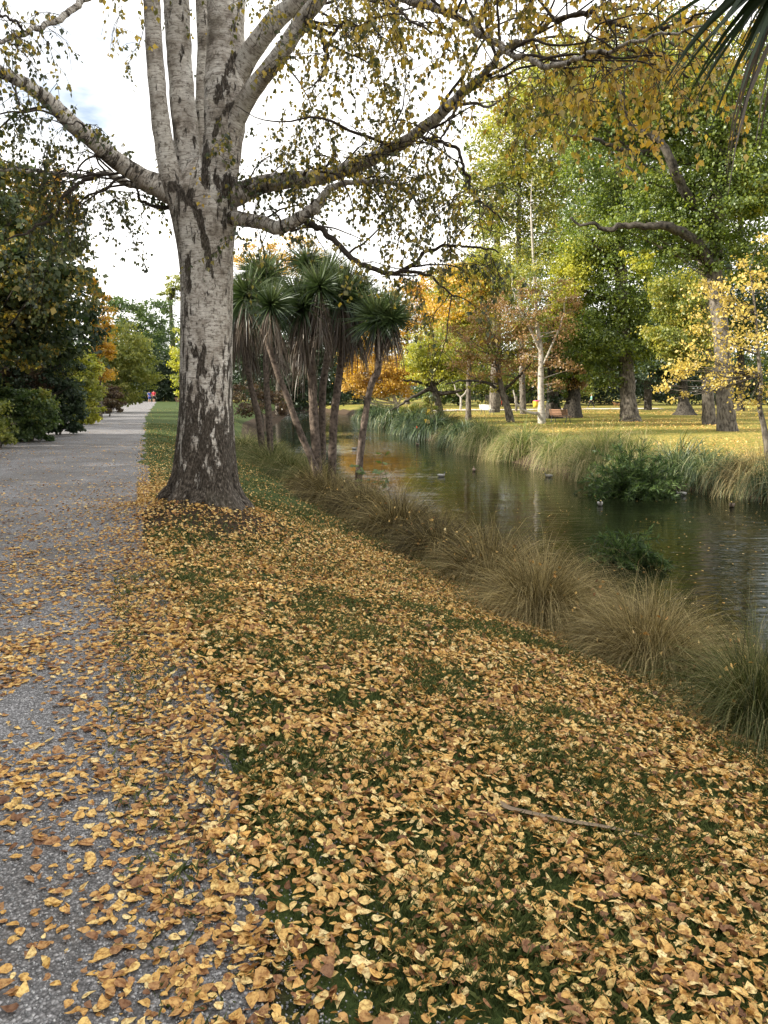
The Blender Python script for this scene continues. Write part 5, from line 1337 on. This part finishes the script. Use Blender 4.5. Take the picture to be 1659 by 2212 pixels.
# dog behind the walker
p = GND(1332, 881)
root = thing('dog', p, 'tan and black dog trotting behind the person in teal', 'dog'); root.rotation_euler.z = math.pi / 2
V = [(0, -.28, .50), (0, 0, .47), (0, .26, .50), (0, .40, .62), (0, .50, .70), (0, .62, .67), (0, -.42, .60), (0, -.52, .72)]
R = [(.09, .10), (.10, .12), (.11, .145), (.07, .09), (.075, .075), (.035, .035), .022, .014]
E = [(0, 1), (1, 2), (2, 3), (3, 4), (4, 5), (0, 6), (6, 7)]
for sx_ in (-1, 1):
    f = sx_ * .1
    b = len(V); V += [(sx_ * .08, .26, .40), (sx_ * .08, .26 + f * .6, .20), (sx_ * .08, .28 + f * 1.4, .04), (sx_ * .08, .34 + f * 1.4, .02)]; R += [.055, .032, .024, .024]; E += [(2, b), (b, b + 1), (b + 1, b + 2), (b + 2, b + 3)]
    b = len(V); V += [(sx_ * .08, -.24, .40), (sx_ * .08, -.18 - f, .30), (sx_ * .08, -.33 - f, .17), (sx_ * .08, -.30 - f, .04), (sx_ * .08, -.24 - f, .02)]; R += [.075, .05, .028, .024, .024]; E += [(0, b), (b, b + 1), (b + 1, b + 2), (b + 2, b + 3), (b + 3, b + 4)]
skin_mesh('body', V, E, R, M['dog_tan'], root)
skin_mesh('saddle_coat', [(0, -.2, .54), (0, .0, .52), (0, .2, .55)], [(0, 1), (1, 2)], [(.08, .08), (.09, .09), (.09, .09)], M['dog_black'], root)
for sx_ in (-1, 1):
    local('ear', [tube(np.array([(sx_ * .05, .47, .74), (sx_ * .07, .46, .80), (sx_ * .08, .46, .84)]), np.array([.03, .022, .004]), 6)], M['dog_black'], root, True)

# ducks
def duck(label, u, v, rz, dark=False, far_=False):
    t = (EYE - WATER) / 1.0
    cx = (u - 829.5) / F; cy = (1106 - v) / F
    dy = math.cos(PITCH) + cy * math.sin(PITCH); dz = -math.sin(PITCH) + cy * math.cos(PITCH)
    tt = (WATER - EYE) / dz
    root = thing('duck', (cx * tt, dy * tt, WATER), label, 'duck', 'ducks on the river'); root.rotation_euler.z = rz; root.scale = (.72, .72, .72)
    V = [(0, -.20, .07), (0, -.1, .06), (0, .05, .055), (0, .15, .08), (0, .19, .15), (0, .20, .215), (0, .22, .235)]
    R = [(.035, .02), (.085, .075), (.10, .085), (.065, .06), (.028, .028), (.038, .038), (.032, .03)]
    skin_mesh('body', V, [(i, i + 1) for i in range(6)], R, M['duck_brown' if dark else 'duck_grey'], root, rootv=2)
    skin_mesh('head_feathers', [(0, .185, .15), (0, .20, .21), (0, .225, .235)], [(0, 1), (1, 2)], [(.034, .034), (.042, .042), (.036, .034)], M['duck_brown' if dark else 'duck_green'], root)
    local('bill', [tube(np.array([(0, .25, .23), (0, .29, .22), (0, .315, .215)]), np.array([.018, .016, .008]), 8)], M['bill'], root, True)
    for s_2 in (-1, 1):
        skin_mesh('wing', [(s_2 * .075, .08, .095), (s_2 * .08, -.08, .10), (s_2 * .03, -.20, .11)], [(0, 1), (1, 2)], [(.025, .05), (.025, .05), (.01, .02)], M['duck_brown' if dark else 'white_feather'], root)
duck('grey duck swimming right, nearest the near bank tussocks', 953, 1030, math.radians(-70))
duck('small dark duck in mid river seen end on', 1024, 1018, 0, True)
duck('pale duck swimming toward the far bank grasses', 1186, 1031, math.radians(80))
duck('dark headed duck beside the willow shrub', 1296, 1092, math.radians(170))
duck('white flanked duck under the overhanging flax on the far bank', 1472, 1070, math.radians(70))
duck('brown duck in the shade at the right edge of the river', 1581, 1095, math.radians(150), True)
duck('black and white duck between the cabbage tree trunks', 765, 971, math.radians(-90))
duck('dark duck on the golden reflection right of the cabbage trees', 902, 962, math.radians(30), True)
print('objects', len(bpy.data.objects))
